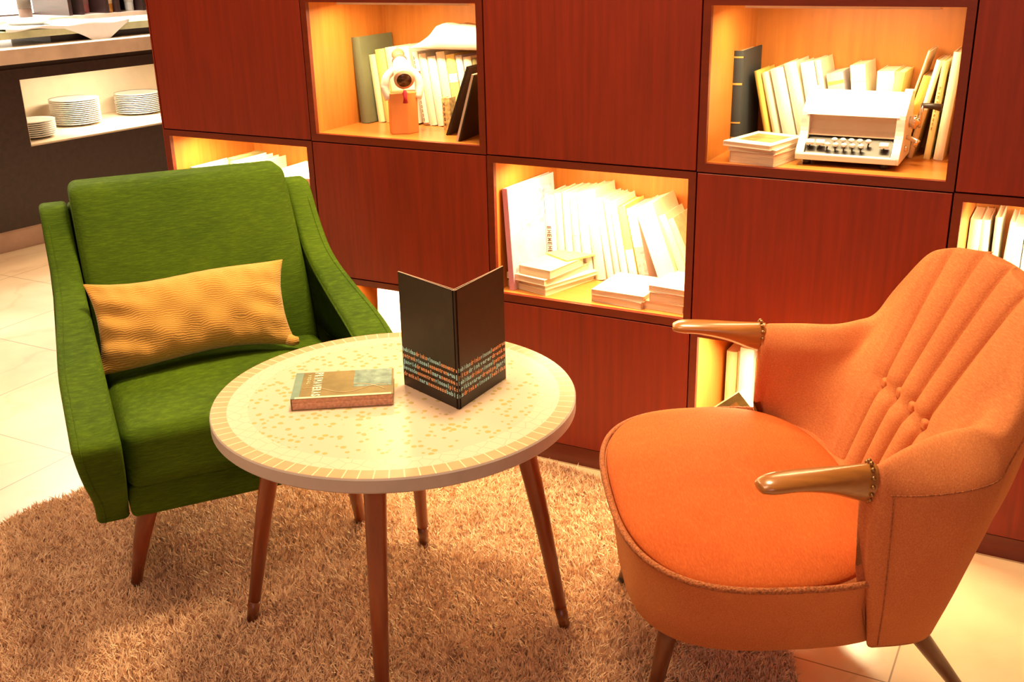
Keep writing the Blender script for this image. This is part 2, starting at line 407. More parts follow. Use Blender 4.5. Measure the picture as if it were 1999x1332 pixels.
for a in [
 ('hardback_book', ZB1, .529, .17, .027, .15, .216, 4, sage, 'tall grey-green cloth hardback, leftmost book of the spyglass niche', None, None),
 ('paperback_book', ZB1, .563, .20, .019, .12, .171, 6, ('pale_yellow_cover', (.88, .80, .48)), 'short pale yellow book leaning on the tall grey-green hardback', None, None),
 ('paperback_book', ZB1, .588, .20, .028, .12, .185, 7, yel, 'bright yellow book between pale yellow book and spyglass stand', None, None),
 ('paperback_book', ZB1, .620, .20, .034, .12, .191, 7, ivory, 'thick ivory book directly left of the spyglass barrel', None, None),
 ('paperback_book', ZB1, .659, .20, .032, .12, .193, 7, white_, 'thick white book directly behind the spyglass', None, None),
 ('paperback_book', ZB1, .703, .20, .016, .12, .182, 8, white_, 'thin white book with dark speckled spine and red mark beside the spyglass', ((.66, .74, red_), (.0, .03, brown_)), ('ooooooooooooooo', .05, .95, .006, ink)),
 ('paperback_book', ZB1, .722, .20, .021, .12, .178, 8, ivory, 'plain ivory book just right of the speckled spine', None, None),
 ('paperback_book', ZB1, .746, .20, .024, .12, .172, 8, white_, 'plain white book second to the right of the speckled spine', None, None),
 ('paperback_book', ZB1, .774, .20, .024, .12, .184, 8, cream, 'tall cream book under the magazine, behind the small patterned book', None, None),
 ('paperback_book', ZB1, .801, .20, .025, .12, .178, 8, yel, 'golden yellow book with white band left of the lavender spine', ((.62, .74, white_),), None),
 ('paperback_book', ZB1, .829, .20, .018, .12, .177, 8, lav, 'narrow lavender and white book behind the black folders', ((.66, .98, white_),), None),
 ('paperback_book', ZB1, .850, .20, .022, .12, .174, 8, cream, 'cream book just right of the lavender one behind black folders', None, None),
 ('paperback_book', ZB1, .875, .20, .016, .12, .172, 8, olive, 'dark olive book, rightmost behind the black folders', ((.5, .6, cream),), None),
 ('small_book', ZB1, .791, .155, .022, .035, .078, 3, ('ornament_cover', (.55, .36, .14), .6, .6, 120), 'tiny brown ornamented book standing before the yellow books', None, ('xoxox', .1, .9, .010, ink)),
]:
    k, zb, xb, y, w_, d, h, lean, cov, lab, band, tx = a
    book(k, zb, xb, y, w_, d, h, lean, cov, lab, GB, band, tx, soft=(k != 'hardback_book'))
GD = 'books in the niche with the calculating machine'
for a in [
 ('hardback_book', 1.511, .165, .026, .145, .209, 0, navy, 'tall faded navy hardback with gold bands standing left of the calculator', ((.93, .945, gold), (.66, .68, gold), (.27, .285, gold), (.12, .13, gold)), None),
 ('paperback_book', 1.588, .205, .013, .12, .167, 13, ('mustard_cover', (.72, .52, .12)), 'thin mustard book leaning beside the navy hardback', None, None),
 ('paperback_book', 1.608, .205, .014, .12, .165, 14.5, cream, 'thin cream book second in the row leaning left of the calculator', None, None),
 ('paperback_book', 1.630, .205, .027, .12, .174, 15, white_, 'thick white leaning book behind the small stack', None, None),
 ('paperback_book', 1.662, .205, .025, .12, .187, 15, ivory, 'ivory leaning book behind left corner of the calculator', None, None),
 ('paperback_book', 1.690, .205, .028, .12, .188, 13, white_, 'white leaning book, second behind the calculator from its left corner', None, None),
 ('paperback_book', 1.721, .205, .012, .12, .194, 13, cream, 'thin tall cream book just left of the grey-lavender spine', None, None),
 ('paperback_book', 1.738, .205, .034, .12, .166, 12, ('grey_lavender_cover', (.42, .38, .42)), 'grey-lavender book with gold band behind the calculator', ((.86, .90, gold),), None),
 ('paperback_book', 1.776, .205, .030, .12, .183, 8, cream, 'cream book with pale stripes and orange cover behind the calculator', ((.7, .76, white_), (.82, .86, white_)), None),
 ('paperback_book', 1.812, .205, .034, .12, .172, 2, ivory, 'squat ivory book with orange side behind calculator centre', None, None),
 ('paperback_book', 1.824, .205, .018, .12, .172, -6, yel, 'short yellow book behind the right end of the calculator', None, None),
 ('paperback_book', 1.857, .205, .016, .12, .168, -13, ('golden_cover', (.85, .55, .12)), 'golden book just left of the calculator crank', None, None),
 ('booklet', 1.848, .205, .005, .11, .220, -13.5, cream, 'thin cream booklet sticking out above the yellow books', None, None),
 ('paperback_book', 1.879, .205, .012, .12, .200, -11, ('tan_cover', (.62, .40, .18)), 'tan book leaning right behind the calculator crank', ((.5, 1, white_),), None),
 ('paperback_book', 1.914, .20, .012, .12, .197, -4.5, ('straw_cover', (.86, .74, .34)), 'straw yellow tall book with faint spine lettering near the niche wall', None, ('biblioteca', .3, .75, .005, ('faded_brown_ink', (.45, .25, .08)))),
 ('paperback_book', 1.933, .20, .018, .12, .214, -4, cream, 'tallest cream book, rightmost in the calculator niche', None, None),
]:
    k, xb, y, w_, d, h, lean, cov, lab, band, tx = a
    book(k, ZB1, xb, y, w_, d, h, lean, cov, lab, GD, band, tx, soft=(k != 'hardback_book'))
flatbook('paperback_book', 1.622, .082, ZB1, .100, .13, .024, -12, ('pinkish_cover', (.70, .46, .34)), 'pinkish thick paperback at bottom of the short stack left of the calculator', 'stack left of the calculator')
flatbook('paperback_book', 1.618, .085, ZB1+.0245, .104, .135, .009, -8, cream, 'thin cream book in the middle of the stack left of the calculator', 'stack left of the calculator')
t = flatbook('paperback_book', 1.615, .082, ZB1+.034, .108, .142, .010, -14, white_, 'book with brown picture on its white cover topping the stack left of calculator', 'stack left of the calculator', (.16, .86, .22, .8, ('sepia_picture', (.42, .26, .09), .5, .7, 45)))

GC = 'books packed in the middle lit niche'
for a in [
 ('paperback_book', 1.062, .027, .200, 3, white_, 'white book with black lattice lettering beside the big pink album', None, ('EHEMEHEM', .22, .62, .016, ink)),
 ('paperback_book', 1.093, .018, .207, 4, cream, 'cream upright book second in the middle niche row', None, None),
 ('paperback_book', 1.115, .018, .211, 4, white_, 'white upright book third in the middle niche row', None, None),
 ('paperback_book', 1.138, .018, .212, 5, ivory, 'ivory book fourth in the middle niche row with pale green line', ((.5, .505, green_),), None),
 ('paperback_book', 1.161, .024, .214, 6, white_, 'wide white book left of the tallest one in the middle niche', None, None),
 ('paperback_book', 1.191, .027, .222, 8, cream, 'tallest cream book of the middle niche row', None, None),
 ('paperback_book', 1.224, .016, .205, 10, white_, 'narrow white book just right of the tallest one in the middle niche', None, None),
 ('paperback_book', 1.245, .013, .204, 10, ivory, 'very narrow ivory book before the yellow-topped one in middle niche', None, None),
 ('paperback_book', 1.263, .017, .202, 11, white_, 'narrow white book touching the yellow-topped one in middle niche', None, None),
 ('paperback_book', 1.285, .020, .192, 12, ('lemon_cover', (.86, .80, .20)), 'lemon yellow and white book leaning in the middle niche', ((0, .45, white_),), None),
 ('paperback_book', 1.311, .024, .190, 13, ('rose_cover', (.80, .50, .46)), 'book with dull red cover and mauve patterned lower spine, middle niche', ((.5, 1, white_), (.0, .48, ('mauve_pattern', (.50, .36, .36), .6, .5, 90))), None),
]:
    k, xb, w_, h, lean, cov, lab, band, tx = a
    book(k, ZB2, xb, .185, w_, .125, h, lean, cov, lab, GC, band, tx)
book('large_book', ZB2, 1.380, .150, .045, .15, .212, 21, ('pale_map_cover', (.80, .82, .62)), 'large thick white book with pale green mottled cover leaning in middle niche', GC, ((0, .95, white_),))
book('paperback_book', ZB2, 1.434, .165, .020, .12, .196, 24, cream, 'cream book leaning on the big pale green one in middle niche', GC)
book('paperback_book', ZB2, 1.458, .17, .018, .12, .19, 26, ('spotted_cover', (.74, .74, .50), .6, .3, 40), 'mottled yellow-green book, rightmost leaning one of middle niche', GC)
# big pink album against the left wall of the middle niche
alb = thing('album', 'large thin pink and white album against left wall of middle niche', 'book', (1.037, .030, ZB2), (0, R(-3.5), R(-4)))
prism('cover', [(0, 0), (.013, 0), (.013, .215), (.0115, .215), (.0115, .003), (.0015, .003), (.0015, .215), (0, .215)], 0, .245, 'z', cmat('pink_white_cover', (.78, .52, .62), .5, .3, 14), alb)
boxo('page_block', .0016, .0114, .004, .21, .003, .242, M['pages_v'], alb)
boxo('spine_strip', -.0004, .0134, -.0006, .002, 0, .245, cmat(*pink_), alb)
boxo('cover_picture', .0130, .0136, .05, .20, .13, .22, cmat('mauve_picture', (.55, .38, .55), .5, .6, 60), alb)
GS1 = 'flat books at left of the middle niche'
flatbook('large_book', 1.105, .130, ZB2, .125, .19, .014, -17, ('pale_yellow_cover', (.88, .80, .48)), 'wide pale yellow book, bottom of the left flat stack in middle niche', GS1)
flatbook('large_book', 1.112, .128, ZB2+.0145, .120, .185, .010, -20, ivory, 'wide ivory book second from bottom of left flat stack in middle niche', GS1)
flatbook('paperback_book', 1.098, .115, ZB2+.025, .115, .175, .015, -12, cream, 'cream paperback third up in left flat stack of middle niche', GS1)
flatbook('paperback_book', 1.113, .105, ZB2+.0405, .092, .14, .020, -10, ('peach_cover', (.86, .58, .38)), 'thick peach-sided paperback topping the left flat stack of middle niche', GS1)
flatbook('booklet', 1.135, .175, ZB2+.061, .085, .10, .004, -28, yel, 'thin yellow booklet lying at the back on the left flat stack', GS1)
GS2 = 'flat paperbacks at centre of the middle niche'
flatbook('paperback_book', 1.320, .100, ZB2, .128, .145, .016, -6, ('grey_cream_cover', (.70, .60, .50)), 'greyish paperback under the worn open-looking one, centre of middle niche', GS2)
flatbook('paperback_book', 1.318, .102, ZB2+.0165, .130, .15, .014, -2, cream, 'worn cream paperback with curled cover at centre of middle niche', GS2)
GS3 = 'flat books at right of the middle niche'
flatbook('paperback_book', 1.425, .088, ZB2, .100, .11, .019, -3, ('peach_cover', (.86, .58, .38)), 'peach-coloured thick book, bottom of right flat stack in middle niche', GS3)
flatbook('paperback_book', 1.434, .100, ZB2+.0195, .088, .13, .021, 0, ('salmon_cover', (.82, .50, .34)), 'salmon book in the middle of right flat stack in middle niche', GS3)
flatbook('paperback_book', 1.436, .110, ZB2+.041, .086, .15, .014, -5, white_, 'white book topping the right flat stack in middle niche', GS3)

GA = 'books in the niche behind the green armchair'
for a in [
 (.030, .045, .020, .15, .217, blue_, 'blue book with white page edges, leftmost behind the green armchair'),
 (.125, .095, .022, .13, .240, olive, 'olive book with yellow page edges behind the green armchair back'),
 (.155, .070, .026, .15, .236, white_, 'white book standing just right of the olive one behind green armchair'),
 (.195, .075, .028, .15, .232, ('pale_yellow_cover', (.88, .80, .48)), 'pale yellow book above right corner of the green backrest'),
 (.098, .060, .024, .15, .205, white_, 'white book between the blue and olive ones behind green armchair')]:
    book('large_book', ZB2, a[0], a[1], a[2], a[3], a[4], 0, a[5], a[6], GA, soft=False)
flatbook('large_book', .375, .15, ZB2, .17, .22, .10, 8, white_, 'thick white volume lying beside the green armchair wing', GA)
flatbook('large_book', .370, .15, ZB2+.1005, .16, .21, .06, -6, ('yellow_green_mottled', (.75, .74, .34), .6, .3, 30), 'mottled yellow-green volume on the thick white one behind armchair wing', GA)
flatbook('large_book', .365, .15, ZB2+.161, .17, .20, .055, 3, white_, 'white volume topping the pile behind the armchair wing', GA)

GE = 'books in the niche behind the orange chair back'
for a in [
 (2.020, .022, .236, 0, cream, 'cream upright book at left wall of niche behind orange chair'),
 (2.049, .016, .236, 2, white_, 'white book beside the cream one at left wall of niche behind orange chair'),
 (2.070, .012, .244, 1, ivory, 'narrow tall ivory book behind the orange chair back'),
 (2.085, .011, .236, -2, white_, 'narrow white book between tall ivory one and cream ones behind orange chair'),
 (2.100, .022, .228, 0, cream, 'wide cream book behind top of orange chair'),
 (2.124, .022, .222, 0, white_, 'white book behind orange chair near the photo right edge'),
 (2.148, .020, .214, 2, ivory, 'ivory book at the photo right edge behind orange chair')]:
    book('paperback_book', ZB2, a[0], .185, a[1], .125, a[2], a[3], a[4], a[5], GE)
flatbook('large_book', 2.12, .09, ZB2, .17, .15, .075, 4, white_, 'thick white book lying flat in niche behind orange chair', GE)
flatbook('large_book', 2.125, .09, ZB2+.0755, .16, .145, .055, -5, ('grey_cream_cover', (.70, .60, .50)), 'greyish cream book on the thick flat one behind orange chair', GE)
boxo('x', 0, .001, 0, .001, 0, .001, None) if False else None

GF = 'books in the low niche under the orange chair armrest'
book('large_book', ZB3, 1.528, .19, .026, .13, .213, 0, ('pale_yellow_cover', (.88, .80, .48)), 'pale yellow upright book seen under the far wooden armrest', GF)
book('booklet', ZB3, 1.556, .19, .007, .13, .217, 0, cream, 'thin cream booklet between yellow and pale blue books in low niche', GF)
book('large_book', ZB3, 1.566, .17, .032, .15, .235, 0, ('pale_blue_cover', (.62, .70, .82)), 'pale blue and white large book in low niche beside orange chair', GF, ((0, 1, ('pale_blue_spine', (.66, .74, .86))),), soft=False)
book('paperback_book', ZB3, 1.600, .19, .020, .12, .205, 0, ('golden_cover', (.85, .55, .12)), 'golden yellow book beside the pale blue one in low niche', GF)
th_ = 48; w0, h0 = .142, .100
t = thing('large_book', 'book with dark sage illustrated cover propped on its corner in low niche', 'book', (1.601-h0*math.sin(R(th_)), .055, ZB3+.001+w0*math.sin(R(th_))), (0, R(th_), R(0)), GF)
boxo('cover', 0, w0, 0, .002, 0, h0, cmat('sage_illustrated', (.13, .13, .05), .5, .5, 26), t)
boxo('page_block', .002, w0-.001, .002, .018, .001, h0-.001, M['pages_v'], t)
boxo('back_cover', 0, w0, .018, .020, 0, h0, cmat(*white_), t)
boxo('cover_picture', .015, w0-.015, -.0005, .0002, .02, h0-.02, cmat('ochre_picture', (.30, .19, .06), .5, .6, 50), t)
GG = 'books in the low niche behind the table'
t = thing('large_book', 'large white volume standing face out in the low niche behind the menu', 'book', (.595, .085, ZB3+.001), (R(-4), 0, R(2)), GG)
boxo('cover', 0, .225, 0, .003, 0, .275, cmat(*white_), t, bevel=.0008)
boxo('page_block', .002, .222, .003, .030, .002, .272, M['pages_v'], t)
boxo('back_cover', 0, .225, .030, .033, 0, .275, cmat(*white_), t, bevel=.0008)
book('paperback_book', ZB3, .845, .15, .025, .12, .20, 4, ivory, 'ivory book standing right of the white volume behind the menu', GG)

# magazine sagging over the books
def magazine():
    P = crom([(0, -.008), (.03, .004), (.06, .022), (.085, .045), (.12, .043), (.17, .040), (.20, .037)], 30)
    V = []; F = []; n = len(P)
    for j, y in enumerate(np.linspace(0, .13, 8)):
        for i, p in enumerate(P):
            th = .003 if i < 12 else .003+.022*min(1, (i-12)/5)
            V += [(p[0], y, p[1]+.004*math.sin(j*.8)), (p[0], y, min(p[1]-th, -.010))]
    for j in range(7):
        for i in range(n-1):
            a = (j*n+i)*2; b = a+2; c = a+2*n; d = c+2
            F += [(a, b, d, c), (a+1, c+1, d+1, b+1)]
    for i in range(n-1):
        F.append((2*i, 2*i+1, 2*i+3, 2*i+2)); q = 7*n*2+2*i; F.append((q, q+2, q+3, q+1))
    for j in range(7):
        a = j*n*2; F.append((a, a+2*n, a+2*n+1, a+1)); b = a+2*(n-1); F.append((b, b+1, b+2*n+1, b+2*n))
    t = thing('magazine', 'white curling magazine laid across the book tops above the spyglass', 'magazine', (.690, .175, .966))
    mesh('cover', V, F, cmat(*white_), t, True)
    V, F = letters([('XUXX', .115, .02, .014, .02, .7)])
    mesh('cover_lettering', [(v[0], v[1]+.02, .0475-.02*(v[0]-.1)) for v in V], F, cmat('olive_ink', (.30, .26, .12)), t)
magazine()

# spyglass on its wooden stand
sp = thing('spyglass', 'cream and brass toy spyglass with red tassel on orange wooden block', 'ornament', (.714, .098, ZB1), (0, 0, R(40)))
ow = cmat('orange_wood_block', (.72, .27, .07), .5)
prism('stand_block', [(-.034, -.028), (.008, -.034), (.034, -.016), (.034, .03), (-.034, .03)], 0, .098, 'z', ow, sp, bevel=.002)
tp = lambda s: (0.0, -.045+.10*s, .136+.045*s)
tube('barrel', [tp(0), tp(.25), tp(.5), tp(.75)], [.021, .021, .019, .017], M['white'], sp, 28)
tube('lens_ring', [tp(-.1), tp(-.02), tp(.05)], [.024, .0245, .024], cmat('salmon_brass', (.75, .42, .28), .3), sp, 28)
tube('lens', [tp(-.115), tp(-.101)], [.0175, .018], cmat('dark_lens', (.06, .02, .01), .15), sp, 28)
tube('red_collar', [tp(.62), tp(.72)], [.0185, .0185], cmat(*red_), sp, 24)
tube('eyepiece', [tp(.78), tp(.92), tp(1.0)], [.014, .014, .016], cmat(*brown_), sp, 24)
tube('tassel', [(0, -.054, .108), (0, -.055, .100), (0, -.056, .094), (0, -.056, .078)], [.003, .006, .0045, .0065], cmat('crimson_tassel', (.62, .03, .06)), sp, 14)
for s in (-1, 1):
    P = crom([(s*.018, .0, .15), (s*.036, -.002, .135), (s*.042, -.006, .11), (s*.036, -.014, .082)], 12)
    tube('cradle_arm', P, 0, M['white'], sp, 12, flat=[(.008+.004*math.sin(PI*i/11), .010) for i in range(12)])

# two black folders leaning at the right wall of the spyglass niche
f1 = thing('menu_folder', 'black folder leaning beside the niche wall, the left one of the pair', 'menu', (.836, .095, ZB1+.001), (0, R(21), R(3)))
boxo('cover', 0, .004, -.002, .13, 0, .175, M['black'], f1, bevel=.0008)
boxo('inner_sheet', .004, .006, 0, .128, .002, .173, M['blackp'], f1)
f2 = thing('menu_folder', 'black folder with pale front edge leaning nearest the niche wall', 'menu', (.902, .030, ZB1+.001), (0, R(17), R(3)))
boxo('cover', .006, .010, -.001, .13, 0, .162, M['black'], f2, bevel=.0006)
boxo('page_block', 0, .006, 0, .128, .001, .161, M['cardedge'], f2)

# ------------------------------------------------------------------ calculating machine
cal = thing('calculating_machine', 'cream mechanical calculator with white keys and chrome side crank', 'calculator', (1.688, .052, ZB1), (0, 0, R(1)))
W_ = .200
side = crom([(0, .012), (-.002, .022), (.004, .032), (.030, .062), (.036, .098), (.045, .106), (.105, .141), (.132, .137), (.146, .10), (.150, .03), (.142, .012)], 50)
side = [tuple(p) for p in side]
for (xa, xb_) in ((0, .016), (W_-.016, W_)): prism('side_cheek', side, xa, xb_, 'x', M['white'], cal, bevel=.003)
prism('top_cover', [(.034, .097), (.040, .105), (.105, .139), (.132, .135), (.144, .10), (.146, .03), (.134, .03), (.130, .09), (.105, .11)], .010, W_-.010, 'x', M['white'], cal, bevel=.002)
prism('front_panel', [(.040, .104), (.048, .085), (.047, .068), (.038, .056), (.060, .056), (.065, .104)], .014, W_-.014, 'x', M['tan'], cal)
prism('front_lip', [(-.002, .012), (-.003, .024), (.006, .026), (.012, .012)], .004, W_-.004, 'x', M['white'], cal, bevel=.002)
# sloping dark key plate with rounded upper corners
kt = R(38); kp = []
for (cx_, sg) in ((.030, 1), (W_-.030, -1)):
    arc = [(cx_-sg*.012*math.cos(a), .038+.012*math.sin(a)) for a in np.linspace(0, PI/2, 7)]
    kp.append(arc)
poly = [(.018, 0)]+kp[0]+kp[1][::-1]+[(W_-.018, 0)]
key = prism('key_plate', poly, 0, .004, 'z', M['blackp'], cal, loc=(0, .006, .021), rot=(kt, 0, 0))
def keyat(x, v, w_, h_, rnd, nm):
    if rnd: o = lathe(nm, [(w_*.6, 0), (w_, .002), (w_, .005), (w_*.8, .0065)], M['white'], key, 16, (x, v, .012)); o.scale = (1, .72, 1)
    else: o = rbox(nm, x-w_, x+w_, v-h_, v+h_, .010, .018, .0025, M['white'], key, 3)
    bm = bmesh.new(); bx(bm, x-.0012, x+.0012, v-.008, v-.006, .004, .011); bx(bm, x-.0012, x+.0012, v-.008, v, .008, .011)
    frombm('key_stem', bm, M['blackp'], key)
for i in range(5): keyat(.072+.0163*i, .030, .0058, .004, True, 'round_key')
for i in range(5): keyat(.060+.0163*i, .017, .0058, .004, True, 'round_key')
keyat(.025, .022, .0085, .0055, False, 'square_key'); keyat(.045, .022, .009, .0055, False, 'square_key'); keyat(.168, .023, .009, .0055, False, 'square_key')
for x in (.02, W_-.03):
    for y in (.02, .125): lathe('rubber_foot', [(.008, 0), (.008, .013)], M['blackp'], cal, 14, (x, y, 0))
boxo('base_plate', .008, W_-.008, .008, .140, .010, .014, M['blackp'], cal)
# crank on the right side
tube('crank_hub', [(W_, .10, .082), (W_+.022, .10, .082)], [.011, .008], M['chrome'], cal, 18)
tube('crank_collar', [(W_+.006, .10, .082), (W_+.014, .10, .082)], [.014, .014], M['chrome'], cal, 18)
cr = tube('crank_arm', [(W_+.020, .10, .072), (W_+.020, .098, .095), (W_+.022, .092, .118)], 0, M['chrome'], cal, 12, flat=[(.004, .007)]*3)
tube('crank_handle', [(W_+.020, .091, .116), (W_+.040, .091, .116), (W_+.058, .091, .113)], [.005, .0055, .0075], M['blackp'], cal, 14)
tube('release_lever', [(W_, .075, .055), (W_+.012, .072, .053), (W_+.022, .068, .048), (W_+.018, .064, .040)], [.004, .005, .007, .005], M['chrome'], cal, 12)
tube('side_knob', [(W_, .065, .034), (W_+.006, .065, .034)], [.006, .005], M['chrome'], cal, 12)

# ------------------------------------------------------------------ shag rug
def rug():
    cx, cy, rad = 1.09, -.92, .885
    N = 300000
    r = rad*np.sqrt(rng.random(N)); a = rng.random(N)*2*PI
    wob = 1+.006*np.sin(7*a)+.004*np.sin(13*a+1)
    x = cx+r*wob*np.cos(a); y = np.minimum(cy+r*wob*np.sin(a), -.012)
    # clumps
    G = 160; gx = rng.random((G, G))*2-1; gy = rng.random((G, G))*2-1; gv = rng.random((G, G)); gh = rng.random((G, G))
    s_ = 95.0
    ix = ((x*s_).astype(int)) % G; iy = ((y*s_).astype(int)) % G
    lx = gx[ix, iy]*.004+rng.normal(0, .0045, N); ly = gy[ix, iy]*.004+rng.normal(0, .0045, N)
    big = .5+.5*np.sin(x*9+2*np.sin(y*7))*np.sin(y*11+1.5*np.sin(x*8))
    h = .013+.004*gh[ix, iy]+.006*rng.random(N)+.004*big
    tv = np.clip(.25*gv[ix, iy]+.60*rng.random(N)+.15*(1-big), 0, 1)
    wd = .0012+.0008*rng.random(N); th = rng.random(N)*2*PI; dx = np.cos(th)*wd; dy = np.sin(th)*wd
    V = np.zeros((N, 5, 3))
    z0 = .004
    V[:, 0] = np.c_[x-dx, y-dy, np.full(N, z0)]; V[:, 1] = np.c_[x+dx, y+dy, np.full(N, z0)]
    mx, my = x+lx*.45, y+ly*.45
    V[:, 2] = np.c_[mx-dx, my-dy, z0+h*.6]; V[:, 3] = np.c_[mx+dx, my+dy, z0+h*.6]
    V[:, 4] = np.c_[x+lx*1.5, y+ly*1.5, z0+h]
    V[:, :, 1] = np.minimum(V[:, :, 1], -.003)
    me = D.meshes.new('shag_rug'); nv = N*5; me.vertices.add(nv+62+1); ntri = 3*N
    # backing disc
    ba = np.linspace(0, 2*PI, 62, endpoint=False); disc = np.c_[cx+rad*.985*np.cos(ba), np.minimum(cy+rad*.985*np.sin(ba), -.005), np.full(62, .005)]
    co = np.vstack([V.reshape(-1, 3), disc, [[cx, cy, .005]]])
    me.vertices.foreach_set('co', co.ravel())
    b = (np.arange(N)*5)[:, None]
    T = np.stack([b+np.array([[0, 1, 3]]), b+np.array([[0, 3, 2]]), b+np.array([[2, 3, 4]])], 1).reshape(-1, 3)
    dt = np.array([[nv+62, nv+i, nv+(i+1) % 62] for i in range(62)]); T = np.vstack([T, dt])
    me.loops.add(len(T)*3); me.loops.foreach_set('vertex_index', T.ravel().astype(np.int32))
    me.polygons.add(len(T)); me.polygons.foreach_set('loop_start', (np.arange(len(T))*3).astype(np.int32))
    try: me.polygons.foreach_set('loop_total', np.full(len(T), 3, np.int32))
    except Exception: pass
    me.update(calc_edges=True)
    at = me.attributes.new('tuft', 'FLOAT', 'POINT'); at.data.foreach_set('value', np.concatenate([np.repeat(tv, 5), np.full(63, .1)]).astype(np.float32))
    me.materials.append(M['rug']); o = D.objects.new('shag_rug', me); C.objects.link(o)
    tag(o, 'round beige-pink shag rug under the table and both armchairs', 'rug'); return o
rug()
RZ = .012

# ------------------------------------------------------------------ green armchair (local x = across, y = towards the back)
TH = 52.95; GO = (.881, -.732, 0)
g = thing('armchair', 'green mohair armchair with high back and sloping arms', 'armchair', GO, (0, 0, R(TH)))
GH = .292
def arm_panel(sg):
    # outline in (y, z), y = -t, front at negative y
    ctl = [(.590, .690), (.545, .682), (.47, .610), (.385, .556), (.25, .518), (.11, .488), (.03, .466), (-.05, .448), (-.100, .434), (-.130, .412), (-.105, .34), (-.045, .272), (.0, .222), (.03, .208), (.25, .222), (.50, .250), (.60, .36), (.635, .55), (.62, .675)]
    pts = crom(ctl+[ctl[0]], 110)[:-1]
    def width(y, z):    # outer face flares a little to the front
        f = max(0, min(1, (.45-y)/.4))*max(0, min(1, (z-.23)/.2)); f = f*f*(3-2*f); return GH+.022*f, .234-.018*max(0, min(1, (y-.3)/.2))*0
    L = []; n = len(pts); cy_, cz_ = .25, .42
    rings = [(-.5, .90), (-.49, .955), (-.43, .988), (-.33, 1), (.33, 1), (.43, .988), (.49, .955), (.5, .90)]
    V = []; F = []
    # inset by moving along the local normal
    tang = np.roll(pts, -1, 0)-np.roll(pts, 1, 0); nrm = np.c_[tang[:, 1], -tang[:, 0]]; nrm /= np.linalg.norm(nrm, axis=1)[:, None]
    if ((pts-[cy_, cz_])*nrm).sum() < 0: nrm = -nrm
    for (a, s) in rings:
        for i, p in enumerate(pts):
            o_, i_ = width(*p); q = p-nrm[i]*(.016*(1-s)/.10)
            V.append((sg*((o_+i_)/2+a*(o_-i_)), q[0], q[1]))
    m_ = len(rings)
    for k in range(m_-1):
        for i in range(n): F.append((k*n+i, k*n+(i+1) % n, (k+1)*n+(i+1) % n, (k+1)*n+i))
    from mathutils.geometry import tessellate_polygon
    tri = tessellate_polygon([[Vector((p[0], p[1], 0)) for p in pts]])
    for q in tri: F.append(tuple(q)); F.append(tuple((m_-1)*n+i for i in q)[::-1])
    if sg < 0: F = [f[::-1] for f in F]
    o = mesh('arm', V, F, M['green'], g, True)
    # seam line along the outer edge
    sm = []
    for i in range(8, n-30):
        p = pts[i]; o_, i_ = width(*p); q = p+nrm[i]*.0003; sm.append((sg*(o_-.014), q[0], q[1]))
    tube('seam', sm, .0011, M['green'], o, 6)
for sg in (-1, 1): arm_panel(sg)
IN = .2335
def seatfn(p, u):
    x, y, z = p
    if u[2] > 0: z += .016*(1-u[0]**2)*(1-abs(u[1])**3)*max(0, u[2])-.02*max(0, (y-.1))/.3
    return (x, y, z)
rbox('seat_cushion', -IN+.002, IN-.002, -.048, .42, .285, .402, .024, M['green'], g, 18, seatfn)
rbox('seat_rail', -IN+.001, IN-.001, -.030, .55, .222, .290, .012, M['green'], g, 6)
def backfn(p, u):
    x, y, z = p; t = (z-.36)/.40
    x *= (1.0-.015*t) if t > 0 else 1
    if u[1] < 0: y -= .018*(1-u[0]**4)*(1-u[2]**4)
    return (x, y+.21*t-.02*math.sin(PI*max(0, min(1, t))), z)
rbox('back_cushion', -IN+.001, IN-.001, .325, .425, .36, .734, .020, M['green'], g, 18, backfn)
def bshell(p, u):
    t = (p[2]-.25)/.42; return (p[0], p[1]+.10*t, p[2])
rbox('back_shell', -IN-.001, IN+.001, .50, .55, .23, .680, .012, M['green'], g, 8, bshell)
for (x0, y0, x1, y1) in ((-.200, .045, -.240, .088), (.200, .045, .232, .12), (-.185, .47, -.215, .53), (.185, .47, .215, .53)):
    lg = tube('leg', [(x0, y0, .225), (x0, y0, .20), ((x0+x1)/2, (y0+y1)/2, .12), (x1, y1, RZ+.012)], [.019, .019, .0155, .0105], M['legred'], g, 20)
    tube('foot_tip', [(x1, y1, RZ+.014), (x1+(x1-x0)*.05, y1+(y1-y0)*.05, RZ)], [.0107, .010], M['ferrule'], lg, 16)

